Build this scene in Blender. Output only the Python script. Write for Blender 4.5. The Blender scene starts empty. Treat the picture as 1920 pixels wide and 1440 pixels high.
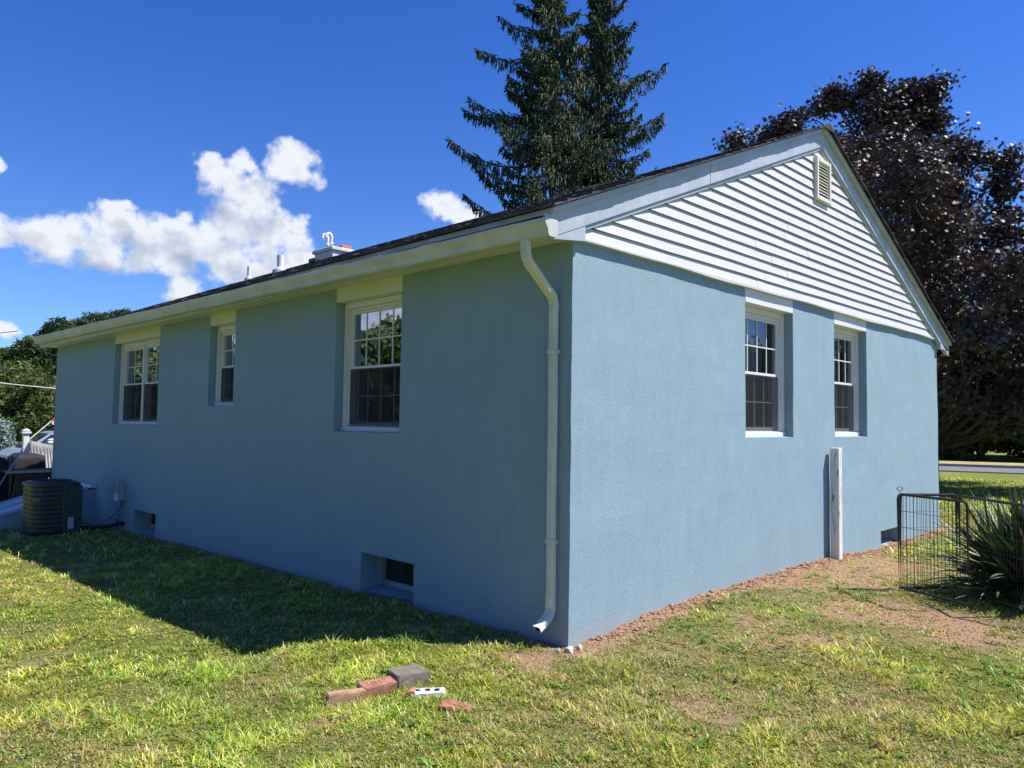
import bpy, math, random
import numpy as np
from mathutils import Vector, Matrix, noise as mnoise
random.seed(7); RNG = np.random.default_rng(11)
S = bpy.context.scene
COL = S.collection
R = math.radians

# ------------------------------------------------------------------ camera
CP = np.array([-3.9873, -3.4078, 1.5117]); FPX = 1427.6
YAW, PIT, ROL = R(45.0042), R(2.9425), R(0.7918)
_f = np.array([math.cos(PIT)*math.sin(YAW), math.cos(PIT)*math.cos(YAW), math.sin(PIT)])
_r = np.array([math.cos(YAW), -math.sin(YAW), 0.0]); _u = np.cross(_r, _f)
_r2 = _r*math.cos(ROL)+_u*math.sin(ROL); _u2 = -_r*math.sin(ROL)+_u*math.cos(ROL)
def ray(x, y): return _f+_r2*(x-960)/FPX-_u2*(y-720)/FPX      # direction measured in the photo (1920 px)
def at(x, y, ax, v):                                          # measured point on the plane axis = v
    d = ray(x, y); return CP+d*(v-CP[ax])/d[ax]
cam_d = bpy.data.cameras.new('camera'); cam = bpy.data.objects.new('camera', cam_d); COL.objects.link(cam)
cam.matrix_world = Matrix(((_r2[0], _u2[0], -_f[0], CP[0]), (_r2[1], _u2[1], -_f[1], CP[1]), (_r2[2], _u2[2], -_f[2], CP[2]), (0, 0, 0, 1)))
cam_d.sensor_width = 36; cam_d.lens = FPX/1920*36; cam_d.clip_start = .05; cam_d.clip_end = 3000
S.camera = cam
S.view_settings.view_transform = 'Standard'; S.view_settings.look = 'None'
S.view_settings.exposure = 0.6; S.view_settings.gamma = 1; S.view_settings.use_curve_mapping = False

# ------------------------------------------------------------------ sun
SUN = Vector((1.28, -1.45, 2.85)).normalized()
sd = bpy.data.lights.new('sun', 'SUN'); sd.energy = 5.0; sd.angle = R(.53); sd.color = (1, .955, .89)
so = bpy.data.objects.new('sun', sd); COL.objects.link(so); so.rotation_euler = SUN.to_track_quat('Z', 'Y').to_euler()
so.location = (20, -20, 40)

# ------------------------------------------------------------------ world: sky and clouds
W = bpy.data.worlds.new('World'); S.world = W; W.use_nodes = True
wt = W.node_tree; wt.nodes.clear()
def wn(t, **k):
    n = wt.nodes.new(t)
    for a, b in k.items(): setattr(n, a, b)
    return n
def wmath(op, a, b=None, c=None, clamp=False):
    n = wn('ShaderNodeMath', operation=op, use_clamp=clamp)
    for i, v in enumerate((a, b, c)):
        if v is None: continue
        if isinstance(v, (int, float)): n.inputs[i].default_value = v
        else: wt.links.new(v, n.inputs[i])
    return n.outputs[0]
def wvec(op, a, b=None):
    n = wn('ShaderNodeVectorMath', operation=op)
    for i, v in enumerate((a, b)):
        if v is None: continue
        if isinstance(v, (tuple, list)): n.inputs[i].default_value = v
        else: wt.links.new(v, n.inputs[i])
    return n.outputs['Value'] if op in ('DOT_PRODUCT', 'LENGTH') else n.outputs[0]
sky = wn('ShaderNodeTexSky', sky_type='NISHITA', sun_disc=False)
sky.sun_elevation = math.asin(SUN.z); sky.sun_rotation = math.atan2(SUN.x, SUN.y)
sky.air_density = 1.0; sky.dust_density = .25; sky.ozone_density = 3.0; sky.altitude = 100
tint = wn('ShaderNodeMix', data_type='RGBA', blend_type='MULTIPLY'); tint.inputs[0].default_value = 1
wt.links.new(sky.outputs[0], tint.inputs[6]); tint.inputs[7].default_value = (.25, .53, 1.20, 1)
skyc = tint.outputs[2]
tm_ = wn('ShaderNodeMix', data_type='RGBA'); tm_.inputs[6].default_value = (.58, .80, 1.2, 1); tm_.inputs[7].default_value = (.26, .575, 1.22, 1); wt.links.new(tm_.outputs[2], tint.inputs[7])
geo = wn('ShaderNodeTexCoord'); D = geo.outputs['Generated']
sep = wn('ShaderNodeSeparateXYZ'); wt.links.new(D, sep.inputs[0])
az = wmath('MULTIPLY', wmath('ARCTAN2', sep.outputs[0], sep.outputs[1]), 57.2958)
el = wmath('MULTIPLY', wmath('ARCSINE', sep.outputs[2]), 57.2958)
tr_ = wn('ShaderNodeMapRange', interpolation_type='SMOOTHSTEP'); wt.links.new(el, tr_.inputs[0]); tr_.inputs[1].default_value = -2; tr_.inputs[2].default_value = 30; wt.links.new(tr_.outputs[0], tm_.inputs[0])
cmb = wn('ShaderNodeCombineXYZ'); wt.links.new(az, cmb.inputs[0]); wt.links.new(el, cmb.inputs[1]); P0 = cmb.outputs[0]
def nz(vec, scale, detail, rough=.6):
    n = wn('ShaderNodeTexNoise'); n.inputs['Scale'].default_value = scale; n.inputs['Detail'].default_value = detail
    n.inputs['Roughness'].default_value = rough; wt.links.new(vec, n.inputs['Vector']); return n
wq = nz(P0, .35, 3); wo = wvec('SUBTRACT', wq.outputs['Color'], (.5, .5, .5)); wo2 = wvec('MULTIPLY', wo, (2.6, 1.7, 0))
Pw = wvec('ADD', P0, wo2)
def azel(x, y):
    d = ray(x, y); return (math.degrees(math.atan2(d[0], d[1])), math.degrees(math.atan2(d[2], math.hypot(d[0], d[1]))))
blobs = [(-40, 432, 95, 34), (110, 455, 80, 44), (70, 440, 60, 38), (185, 465, 60, 38), (235, 420, 46, 36), (170, 440, 75, 45), (290, 445, 62, 42), (370, 452, 75, 52), (330, 425, 45, 26),
         (392, 305, 22, 20), (402, 335, 26, 34), (452, 308, 28, 26), (440, 350, 52, 52), (480, 385, 55, 55), (455, 425, 66, 56), (530, 440, 45, 40), (420, 480, 95, 40), (515, 480, 65, 36),
         (545, 306, 50, 36), (560, 325, 46, 26), (300, 495, 80, 26), (460, 515, 85, 28), (345, 540, 40, 24), (560, 500, 50, 30), (835, 392, 44, 26), (868, 405, 34, 20),
         (-4, 305, 20, 17), (12, 618, 26, 14), (230, 385, 30, 14), (345, 400, 24, 12)]
bl = []
for x, y, rx, ry in blobs:
    a, e = azel(x, y); a2, _ = azel(x+rx, y); _, e2 = azel(x, y-ry); bl.append((a, e, abs(a2-a)*1.27, abs(e2-e)*1.25))
bl += [(-33, 8.3, 5, 2.6), (-37, 9.5, 4, 2.4), (-26, 6, 6, 1.6)]   # clouds behind the camera, seen in the panes
def mask(vec):
    cur = None
    for a, e, rx, ry in bl:
        s = wvec('MULTIPLY', wvec('SUBTRACT', vec, (a, e, 0)), (1/rx, 1/ry, 0))
        q = wmath('SUBTRACT', 1.0, wvec('DOT_PRODUCT', s, s))
        cur = q if cur is None else wmath('SMOOTH_MAX', cur, q, .35)
    return cur
n1 = nz(P0, .55, 9, .60); n4 = nz(P0, .42, 3.5, .5); n2 = nz(wvec('ADD', P0, (.55, .9, 0)), .42, 3.5, .5)
m1 = mask(Pw)
m1 = wmath('MAXIMUM', m1, -1.2)
dens = wmath('ADD', m1, wmath('MULTIPLY', wmath('SUBTRACT', n1.outputs[0], .5), 3.0))
cov = wn('ShaderNodeMapRange', interpolation_type='SMOOTHSTEP'); wt.links.new(dens, cov.inputs[0])
cov.inputs[1].default_value = -.05; cov.inputs[2].default_value = .85
relief = wmath('MULTIPLY', wmath('SUBTRACT', n4.outputs[0], n2.outputs[0]), 1.5)
n3 = nz(P0, .16, 2, .5)
lowv = wmath('MULTIPLY', wmath('SUBTRACT', n3.outputs[0], .5), .5)
mu = wmath('MAXIMUM', mask(wvec('ADD', Pw, (.5, 1.3, 0))), -1.2)
ev = wmath('ADD', wmath('MULTIPLY', wmath('SUBTRACT', m1, mu), .42), wmath('MULTIPLY', wmath('SUBTRACT', el, 12.2), .02))
br = wmath('ADD', wmath('ADD', wmath('ADD', relief, lowv), ev), .66, clamp=True)
core = wmath('MULTIPLY', wmath('SUBTRACT', dens, .9), .06)
br2 = wmath('SUBTRACT', br, core, clamp=True)
cr = wn('ShaderNodeValToRGB'); wt.links.new(br2, cr.inputs[0]); e0 = cr.color_ramp.elements
e0[0].position = .2; e0[0].color = (.42, .50, .66, 1); e0[1].position = .85; e0[1].color = (.90, .93, .98, 1)
csc = wn('ShaderNodeMix', data_type='RGBA', blend_type='MULTIPLY'); csc.inputs[0].default_value = 1; wt.links.new(cr.outputs[0], csc.inputs[6])
BGS = .093; csc.inputs[7].default_value = (.66/BGS, .66/BGS, .66/BGS, 1)
mixc = wn('ShaderNodeMix', data_type='RGBA'); wt.links.new(wmath('MULTIPLY', cov.outputs[0], .96), mixc.inputs[0]); wt.links.new(skyc, mixc.inputs[6]); wt.links.new(csc.outputs[2], mixc.inputs[7])
bg = wn('ShaderNodeBackground'); bg.inputs[1].default_value = BGS; wt.links.new(mixc.outputs[2], bg.inputs[0])
wo_ = wn('ShaderNodeOutputWorld'); wt.links.new(bg.outputs[0], wo_.inputs[0])
W.cycles.sampling_method = 'MANUAL'; W.cycles.sample_map_resolution = 512
S.cycles.max_bounces = 8; S.cycles.transparent_max_bounces = 12

# ------------------------------------------------------------------ materials
class Mat:
    def __init__(s, name, col=(.5, .5, .5), rough=.6, spec=.3, metal=0.0):
        s.m = bpy.data.materials.new(name); s.m.use_nodes = True; s.t = s.m.node_tree; s.t.nodes.clear()
        s.b = s.n('ShaderNodeBsdfPrincipled'); s.o = s.n('ShaderNodeOutputMaterial'); s.l(s.b.outputs[0], s.o.inputs[0])
        s.b.inputs['Base Color'].default_value = (*col, 1); s.b.inputs['Roughness'].default_value = rough
        s.b.inputs['Specular IOR Level'].default_value = spec; s.b.inputs['Metallic'].default_value = metal; s._g = None
    def n(s, t, **k):
        x = s.t.nodes.new(t)
        for a, b in k.items(): setattr(x, a, b)
        return x
    def l(s, a, b): s.t.links.new(a, b)
    def pos(s):
        if not s._g: s._g = s.n('ShaderNodeNewGeometry').outputs['Position']
        return s._g
    def noise(s, scale, detail=3, rough=.55, stretch=None):
        x = s.n('ShaderNodeTexNoise'); x.inputs['Scale'].default_value = scale; x.inputs['Detail'].default_value = detail; x.inputs['Roughness'].default_value = rough
        v = s.pos()
        if stretch:
            q = s.n('ShaderNodeVectorMath', operation='MULTIPLY'); s.l(v, q.inputs[0]); q.inputs[1].default_value = stretch; v = q.outputs[0]
        s.l(v, x.inputs['Vector']); return x.outputs[0]
    def ramp(s, fac, stops):
        r = s.n('ShaderNodeValToRGB'); e = r.color_ramp.elements
        while len(e) < len(stops): e.new(.5)
        for i, (p, c) in enumerate(stops): e[i].position = p; e[i].color = (*c, 1)
        s.l(fac, r.inputs[0]); return r.outputs[0]
    def mix(s, fac, a, b, mode='MIX'):
        x = s.n('ShaderNodeMix', data_type='RGBA', blend_type=mode)
        for i, v in ((0, fac), (6, a), (7, b)):
            if isinstance(v, (int, float)): x.inputs[i].default_value = v
            elif isinstance(v, tuple): x.inputs[i].default_value = (*v, 1)
            else: s.l(v, x.inputs[i])
        return x.outputs[2]
    def math(s, op, a, b=0.0, clamp=False):
        x = s.n('ShaderNodeMath', operation=op, use_clamp=clamp)
        for i, v in enumerate((a, b)):
            if isinstance(v, (int, float)): x.inputs[i].default_value = v
            else: s.l(v, x.inputs[i])
        return x.outputs[0]
    def col(s, c): s.l(c, s.b.inputs['Base Color'])
    def bump(s, h, strength=.3, dist=.01):
        x = s.n('ShaderNodeBump'); x.inputs['Strength'].default_value = strength; x.inputs['Distance'].default_value = dist
        s.l(h, x.inputs['Height']); s.l(x.outputs[0], s.b.inputs['Normal'])
M = {}
def simple(name, col, rough=.6, spec=.3, metal=0., var=.12, scale=6, bump=0., bscale=60, stretch=None):
    m = Mat(name, col, rough, spec, metal)
    a = tuple(max(0, c*(1-var)) for c in col); b = tuple(min(1, c*(1+var)) for c in col)
    m.col(m.ramp(m.noise(scale, 5, .6, stretch), [(.3, a), (.7, b)]))
    if bump: m.bump(m.noise(bscale, 3), bump, .004)
    M[name] = m.m; return m
# stucco
m = Mat('stucco', rough=.85, spec=.25)
big = m.noise(1.3, 4, .6); sm = m.noise(9, 3, .6, (1, 1, .35)); mp_ = m.n('ShaderNodeMapping'); mp_.inputs['Rotation'].default_value = (.7, .5, .9); m.l(m.pos(), mp_.inputs[0])
def rnz(sc, dt, ro):
    x = m.n('ShaderNodeTexNoise'); x.inputs['Scale'].default_value = sc; x.inputs['Detail'].default_value = dt; x.inputs['Roughness'].default_value = ro; x.inputs['Distortion'].default_value = .6; m.l(mp_.outputs[0], x.inputs['Vector']); return x.outputs[0]
fine = rnz(120, 3, .8); fin2 = rnz(37, 4, .75)
c = m.ramp(big, [(.3, (.212, .318, .388)), (.7, (.244, .350, .420))])
c = m.mix(m.math('MULTIPLY', m.math('SUBTRACT', sm, .42), 1.6, True), c, (.285, .405, .468))
c = m.mix(m.ramp(fine, [(.40, (0, 0, 0)), (.68, (.6, .6, .6))]), c, (.36, .49, .54))
c = m.mix(m.math('MULTIPLY', m.math('SUBTRACT', m.noise(7, 4, .65, (1, 1, .14)), .52), .55, True), c, (.19, .30, .35))
c = m.mix(m.math('MULTIPLY', m.math('SUBTRACT', m.noise(2.6, 5, .7), .50), 1.6, True), c, (.285, .40, .462))
sepp = m.n('ShaderNodeSeparateXYZ'); m.l(m.pos(), sepp.inputs[0])
lowd = m.math('MULTIPLY', m.math('SUBTRACT', m.math('ADD', .12, m.math('MULTIPLY', m.noise(5, 4), .16)), sepp.outputs[2]), 6., True)
c = m.mix(m.math('MULTIPLY', lowd, .38), c, (.40, .385, .36))
m.col(c); m.bump(m.math('ADD', fine, m.math('MULTIPLY', fin2, .8)), .6, .006); M['stucco'] = m.m
simple('vinyl_white', (.60, .585, .575), .5, .35, var=.055, scale=1.3, stretch=(1, 1, 6))
simple('white_paint', (.70, .70, .68), .5, .4, var=.03, scale=4)
simple('cream_paint', (.66, .67, .59), .45, .4, var=.04, scale=3)
simple('gutter_metal', (.54, .56, .50), .38, .45, var=.12, scale=4)
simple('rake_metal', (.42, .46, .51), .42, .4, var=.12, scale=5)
simple('downspout_metal', (.68, .69, .61), .4, .45, var=.08, scale=7)
simple('vent_beige', (.70, .67, .60), .5, .3, var=.04)
simple('dark_void', (.02, .02, .022), .9, .1)
simple('black_metal', (.018, .018, .022), .4, .5, var=.2)
simple('ac_green', (.030, .045, .042), .45, .5, var=.15)
simple('ac_inner', (.012, .014, .014), .7, .3)
simple('label_grey', (.42, .42, .42), .5, .3)
simple('label_red', (.30, .16, .14), .5, .3)
simple('box_grey', (.34, .37, .38), .5, .4, var=.1)
simple('cable_black', (.015, .015, .018), .6, .3)
simple('conduit_grey', (.12, .15, .17), .5, .3)
simple('pvc_white', (.78, .76, .72), .4, .4, var=.04)
simple('lead_grey', (.5, .5, .5), .5, .4, var=.1, scale=30)
simple('clay_orange', (.55, .20, .09), .8, .2, var=.2, scale=20, bump=.3)
simple('chimney_paint', (.60, .62, .62), .7, .2, var=.1, scale=8, bump=.3)
simple('door_metal', (.34, .39, .46), .4, .5, var=.12, scale=4)
simple('grill_cover', (.035, .032, .035), .75, .2, var=.15, scale=4)
simple('deck_wood', (.085, .075, .062), .85, .15, var=.3, scale=3, stretch=(6, 1, 6), bump=.3)
simple('pale_wood', (.48, .40, .29), .8, .2, var=.2, scale=4)
simple('pole_grey', (.35, .36, .37), .45, .4)
simple('flag_red', (.65, .03, .04), .7, .2); simple('flag_white', (.8, .8, .8), .7, .2)
simple('bark', (.11, .075, .05), .95, .1, var=.35, scale=12, bump=.8, bscale=20)
simple('car_paint', (.34, .40, .50), .28, .5, .3, var=.04)
simple('car_glass', (.02, .025, .03), .08, .6)
simple('tyre', (.02, .02, .02), .8, .2); simple('wheel_metal', (.4, .4, .42), .35, .5, .5)
simple('mortar', (.45, .43, .40), .9, .1, var=.2, scale=20)
simple('line_white', (.7, .7, .66), .5, .3); simple('line_dark', (.04, .04, .04), .6, .3)
simple('curtain_cloth', (.55, .55, .57), .9, .1, var=.08, scale=2)
simple('interior', (.25, .24, .23), .9, .1)
# peeling painted timber
m = Mat('peeling_paint', rough=.7, spec=.25)
pn = m.noise(26, 6, .75, (1, 1, .14))
c = m.ramp(pn, [(.36, (.11, .095, .08)), (.395, (.36, .34, .31)), (.43, (.70, .70, .66)), (.8, (.78, .78, .74))])
m.col(c); m.bump(pn, .6, .006); M['peeling_paint'] = m.m
# brick, concrete, painted brick
def brickmat(name, a, b, extra=None):
    m = Mat(name, rough=.9, spec=.15); n = m.noise(26, 5, .65); c = m.ramp(n, [(.3, a), (.7, b)])
    if extra: c = m.mix(m.ramp(m.noise(17, 4, .6), [(.47, (0, 0, 0)), (.54, (1, 1, 1))]), c, extra)
    m.col(c); m.bump(m.noise(140, 4, .7), .7, .004); M[name] = m.m
brickmat('brick_tan', (.30, .17, .11), (.56, .34, .22), None); brickmat('brick_red', (.27, .115, .08), (.46, .22, .15), None)
brickmat('brick_painted', (.75, .76, .80), (.85, .86, .88)); brickmat('brick_bare', (.38, .14, .09), (.48, .22, .15))
m = Mat('concrete', rough=.95, spec=.1); n = m.noise(170, 3, .8)
m.col(m.mix(m.ramp(m.noise(12, 3), [(.35, (0, 0, 0)), (.7, (1, 1, 1))]), m.ramp(n, [(.35, (.09, .075, .06)), (.6, (.26, .22, .18))]), m.ramp(n, [(.35, (.14, .12, .10)), (.6, (.34, .30, .25))])))
m.bump(n, .9, .006); M['concrete'] = m.m
# shingles
m = Mat('shingle', rough=.9, spec=.2)
sx = m.n('ShaderNodeSeparateXYZ'); m.l(m.pos(), sx.inputs[0])
ub = m.n('ShaderNodeCombineXYZ'); m.l(sx.outputs[1], ub.inputs[0]); m.l(sx.outputs[0], ub.inputs[1])
bt = m.n('ShaderNodeTexBrick'); m.l(ub.outputs[0], bt.inputs['Vector']); bt.inputs['Scale'].default_value = 1
bt.inputs['Brick Width'].default_value = .17; bt.inputs['Row Height'].default_value = .13; bt.inputs['Mortar Size'].default_value = .003
bt.inputs['Color1'].default_value = (.028, .026, .03, 1); bt.inputs['Color2'].default_value = (.15, .125, .12, 1); bt.inputs['Mortar'].default_value = (.01, .01, .01, 1)
c = m.mix(m.ramp(m.noise(300, 2, .8), [(.3, (.2, .2, .2)), (.7, (.9, .9, .9))]), (.03, .03, .035), bt.outputs['Color'])
m.col(m.mix(.6, bt.outputs['Color'], c)); m.bump(m.noise(250, 2), .6, .003); M['shingle'] = m.m
# glass
m = Mat('window_glass'); m.t.nodes.remove(m.b)
fr = m.n('ShaderNodeFresnel'); fr.inputs[0].default_value = 1.75
gl = m.n('ShaderNodeBsdfGlossy'); gl.inputs['Roughness'].default_value = .015; gl.inputs['Color'].default_value = (.74, .72, .80, 1)
nb = m.n('ShaderNodeBump'); nb.inputs['Strength'].default_value = .05; nb.inputs['Distance'].default_value = .01; m.l(m.noise(1.6, 2), nb.inputs['Height']); m.l(nb.outputs[0], gl.inputs['Normal'])
tr = m.n('ShaderNodeBsdfTransparent'); tr.inputs[0].default_value = (.82, .85, .84, 1)
mx = m.n('ShaderNodeMixShader'); m.l(m.math('MULTIPLY', m.math('ADD', fr.outputs[0], .10, True), .85), mx.inputs[0]); m.l(tr.outputs[0], mx.inputs[1]); m.l(gl.outputs[0], mx.inputs[2]); m.l(mx.outputs[0], m.o.inputs[0]); M['window_glass'] = m.m
m = Mat('insect_screen', (.03, .03, .035), .8, .1)
tr = m.n('ShaderNodeBsdfTransparent'); mx = m.n('ShaderNodeMixShader'); mx.inputs[0].default_value = .42; m.l(tr.outputs[0], mx.inputs[1]); m.l(m.b.outputs[0], mx.inputs[2]); m.l(mx.outputs[0], m.o.inputs[0]); M['insect_screen'] = m.m
# attribute-coloured foliage
def leafmat(name, rough=.5, spec=.3, transl=.35, tcol=(1.3, 1.4, .5), tint=None):
    m = Mat(name, rough=rough, spec=spec); a = m.n('ShaderNodeAttribute'); a.attribute_name = 'tone'
    m.col(a.outputs[0]); tb = m.n('ShaderNodeBsdfTranslucent'); m.l(m.mix(1.0, a.outputs[0], tcol, 'MULTIPLY'), tb.inputs[0])
    mx = m.n('ShaderNodeMixShader'); mx.inputs[0].default_value = transl; m.l(m.b.outputs[0], mx.inputs[1]); m.l(tb.outputs[0], mx.inputs[2]); m.l(mx.outputs[0], m.o.inputs[0]); M[name] = m.m
leafmat('grass_blade', .45, .35, .35, (1.25, 1.3, .6)); leafmat('broad_leaf', .5, .3, .25, (1.2, 1.4, .5)); leafmat('needle', .6, .25, .1)
leafmat('purple_leaf', .50, .45, .08, (1.5, .8, .7)); leafmat('yucca_leaf', .45, .45, .12, (1, 1.2, .5))
# ground
m = Mat('lawn_soil', rough=.95, spec=.1); a = m.n('ShaderNodeAttribute'); a.attribute_name = 'cover'
fn = m.noise(38, 6, .7); f2 = m.noise(7, 4, .6); f3 = m.noise(150, 3, .7)
soil = m.ramp(m.math('ADD', m.math('MULTIPLY', fn, .6), m.math('MULTIPLY', f3, .4)), [(.33, (.17, .09, .048)), (.5, (.50, .31, .185)), (.66, (.74, .54, .35))])
thatch = m.ramp(fn, [(.3, (.16, .14, .05)), (.5, (.34, .30, .12)), (.72, (.52, .45, .24))])
green = m.ramp(f3, [(.3, (.10, .14, .02)), (.7, (.28, .33, .06))])
k = m.math('ADD', a.outputs['Fac'], m.math('MULTIPLY', m.math('SUBTRACT', fn, .5), .9))
c = m.mix(m.ramp(k, [(.30, (0, 0, 0)), (.55, (1, 1, 1))]), soil, thatch)
c = m.mix(m.ramp(m.math('ADD', k, m.math('MULTIPLY', m.math('SUBTRACT', f2, .5), 1.0)), [(.5, (0, 0, 0)), (.95, (.85, .85, .85))]), c, green)
m.col(c); m.bump(m.math('ADD', fn, m.math('MULTIPLY', f3, .3)), 1., .045); M['lawn_soil'] = m.m
m = Mat('clod', rough=.95, spec=.1); fn = m.noise(45, 5, .7); m.col(m.ramp(fn, [(.3, (.26, .13, .08)), (.7, (.52, .31, .20))])); m.bump(fn, .9, .01); M['clod'] = m.m
simple('asphalt', (.17, .17, .175), .9, .2, var=.12, scale=3); simple('kerb_stone', (.36, .33, .29), .9, .1); simple('dry_verge', (.36, .30, .15), .95, .1, var=.25, scale=1.5)
simple('gravel', (.26, .24, .21), .95, .1, var=.25, scale=3)

# ------------------------------------------------------------------ mesh helpers
ROOTLOC = {}
class MB:
    def __init__(s): s.v = []; s.f = []
    def add(s, vs, fs): o = len(s.v); s.v += [tuple(map(float, p)) for p in vs]; s.f += [tuple(i+o for i in f) for f in fs]; return s
    def box(s, x0, x1, y0, y1, z0, z1, bev=0.0):
        if bev <= 0:
            vs = [(x, y, z) for x in (x0, x1) for y in (y0, y1) for z in (z0, z1)]
            return s.add(vs, [(0, 1, 3, 2), (4, 6, 7, 5), (0, 4, 5, 1), (2, 3, 7, 6), (0, 2, 6, 4), (1, 5, 7, 3)])
        import itertools
        X, Y, Z = (x0, x1), (y0, y1), (z0, z1); b = bev; vs = []; idx = {}
        for i, j, k in itertools.product((0, 1), repeat=3):
            sx, sy, sz = (1 if i == 0 else -1), (1 if j == 0 else -1), (1 if k == 0 else -1)
            for a in range(3):
                p = [X[i]+sx*b, Y[j]+sy*b, Z[k]+sz*b]; p[a] = (X[i], Y[j], Z[k])[a]; idx[(i, j, k, a)] = len(vs); vs.append(tuple(p))
        fs = []
        for a in range(3):
            b1, b2 = (a+1) % 3, (a+2) % 3
            for e in (0, 1):
                q = []
                for u, w in ((0, 0), (1, 0), (1, 1), (0, 1)):
                    c3 = [0, 0, 0]; c3[a] = e; c3[b1] = u; c3[b2] = w; q.append(idx[(*c3, a)])
                fs.append(tuple(q if e else q[::-1]))
            for u in (0, 1):
                for w in (0, 1):
                    c1 = [0, 0, 0]; c2 = [0, 0, 0]; c1[b1] = c2[b1] = u; c1[b2] = c2[b2] = w; c2[a] = 1
                    fs.append((idx[(*c1, b1)], idx[(*c2, b1)], idx[(*c2, b2)], idx[(*c1, b2)]))
        for i, j, k in itertools.product((0, 1), repeat=3): fs.append((idx[(i, j, k, 0)], idx[(i, j, k, 1)], idx[(i, j, k, 2)]))
        return s.add(vs, fs)
    def prism(s, poly, fn0, fn1):         # poly 2D list, fn maps (u, v) -> 3D for both ends
        n = len(poly); vs = [fn0(*p) for p in poly]+[fn1(*p) for p in poly]
        return s.add(vs, [tuple(range(n))[::-1], tuple(range(n, 2*n))]+[(i, (i+1) % n, n+(i+1) % n, n+i) for i in range(n)])
    def sweep(s, path, prof, ref=(0, 1, 0), scales=None, caps=True):
        P = [Vector(p) for p in path]; n = len(prof); vs = []; ref = Vector(ref)
        for i, p in enumerate(P):
            t = ((P[min(i+1, len(P)-1)]-p).normalized()+(p-P[max(i-1, 0)]).normalized()).normalized()
            w = t.cross(ref).normalized(); u = w.cross(t).normalized(); k = scales[i] if scales else 1
            vs += [tuple(p+u*a*k+w*b*k) for a, b in prof]
        fs = [(i*n+j, i*n+(j+1) % n, (i+1)*n+(j+1) % n, (i+1)*n+j) for i in range(len(P)-1) for j in range(n)]
        if caps: fs += [tuple(range(n))[::-1], tuple(range((len(P)-1)*n, len(P)*n))]
        return s.add(vs, fs)
    def tube(s, path, r, n=8, scales=None, caps=True):
        d = Vector(path[-1])-Vector(path[0]); ref = (0, 0, 1) if abs(d.normalized().z) < .9 else (0, 1, 0)
        return s.sweep(path, [(r*math.cos(2*math.pi*k/n), r*math.sin(2*math.pi*k/n)) for k in range(n)], ref, scales, caps)
    def build(s, name, mat, parent=None, smooth=False, xf=None, label=None):
        me = bpy.data.meshes.new(name); off = ROOTLOC.get(parent.name, Vector()) if parent else Vector()
        vs = [Vector(v) for v in s.v]
        if xf: vs = [xf(v) for v in vs]
        me.from_pydata([tuple(v-off) for v in vs], [], s.f); me.validate(); me.update()
        me.materials.append(M[mat] if isinstance(mat, str) else mat)
        o = bpy.data.objects.new(name, me); COL.objects.link(o)
        if parent: o.parent = parent; ROOTLOC[o.name] = off
        if smooth: me.shade_smooth()
        if label: o['label'] = label
        return o
def tag(o, label, cat, group=None):
    o['label'] = label; o['category'] = cat
    if group: o['group'] = group
    return o
def thing(name, label, cat, loc=(0, 0, 0), group=None):
    o = bpy.data.objects.new(name, None); COL.objects.link(o); o.location = loc; o.empty_display_size = .1
    ROOTLOC[o.name] = Vector(loc); tag(o, label, cat, group); return o
def npmesh(name, V, F, mat, parent=None, tone=None, smooth=False):     # V (n,3), F (m,k)
    off = ROOTLOC.get(parent.name, Vector()) if parent else Vector()
    V = np.asarray(V, np.float32)-np.array(off, np.float32); F = np.asarray(F, np.int32); me = bpy.data.meshes.new(name)
    me.vertices.add(len(V)); me.vertices.foreach_set('co', V.ravel()); k = F.shape[1]
    me.loops.add(F.size); me.loops.foreach_set('vertex_index', F.ravel())
    me.polygons.add(len(F)); me.polygons.foreach_set('loop_start', np.arange(len(F), dtype=np.int32)*k)
    try: me.polygons.foreach_set('loop_total', np.full(len(F), k, np.int32))
    except Exception: pass
    if tone is not None:
        a = me.attributes.new('tone', 'FLOAT_COLOR', 'POINT'); c = np.ones((len(V), 4), np.float32); c[:, :3] = tone; a.data.foreach_set('color', c.ravel())
    me.update(calc_edges=True); me.materials.append(M[mat])
    if smooth: me.shade_smooth()
    o = bpy.data.objects.new(name, me); COL.objects.link(o)
    if parent: o.parent = parent; ROOTLOC[o.name] = off
    return o

# ------------------------------------------------------------------ terrain
def hash2(i, j, s=0):
    h = (i.astype(np.int64)*374761393+j.astype(np.int64)*668265263+s*2147483647) & 0xffffffff
    h = ((h ^ (h >> 13))*1274126177) & 0xffffffff; return ((h ^ (h >> 16)) & 0xffff)/65535.0
def vnoise(x, y, s=0):
    i = np.floor(x); j = np.floor(y); u = x-i; v = y-j; u = u*u*(3-2*u); v = v*v*(3-2*v)
    a, b, c, d = hash2(i, j, s), hash2(i+1, j, s), hash2(i, j+1, s), hash2(i+1, j+1, s)
    return (a*(1-u)+b*u)*(1-v)+(c*(1-u)+d*u)*v
def fbm(x, y, s=0, o=4):
    t = 0; a = .5
    for k in range(o): t = t+a*vnoise(x*2**k, y*2**k, s+k); a *= .5
    return t/(1-.5**o)
def sstep(a, b, x): t = np.clip((x-a)/(b-a), 0, 1); return t*t*(3-2*t)
XA = [-1, 0, .4, .8, 1.5, 3.3, 4.2, 5.7, 8, 15, 20]; ZA = [0, 0, .02, .07, .10, .125, .125, .05, .09, .02, 0]
YB = [-1, 0, 2, 4, 6, 8, 10, 12.5, 15, 30, 60]; ZB = [0, 0, -.03, -.055, -.08, -.125, -.16, -.22, -.3, -.4, -.4]
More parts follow.
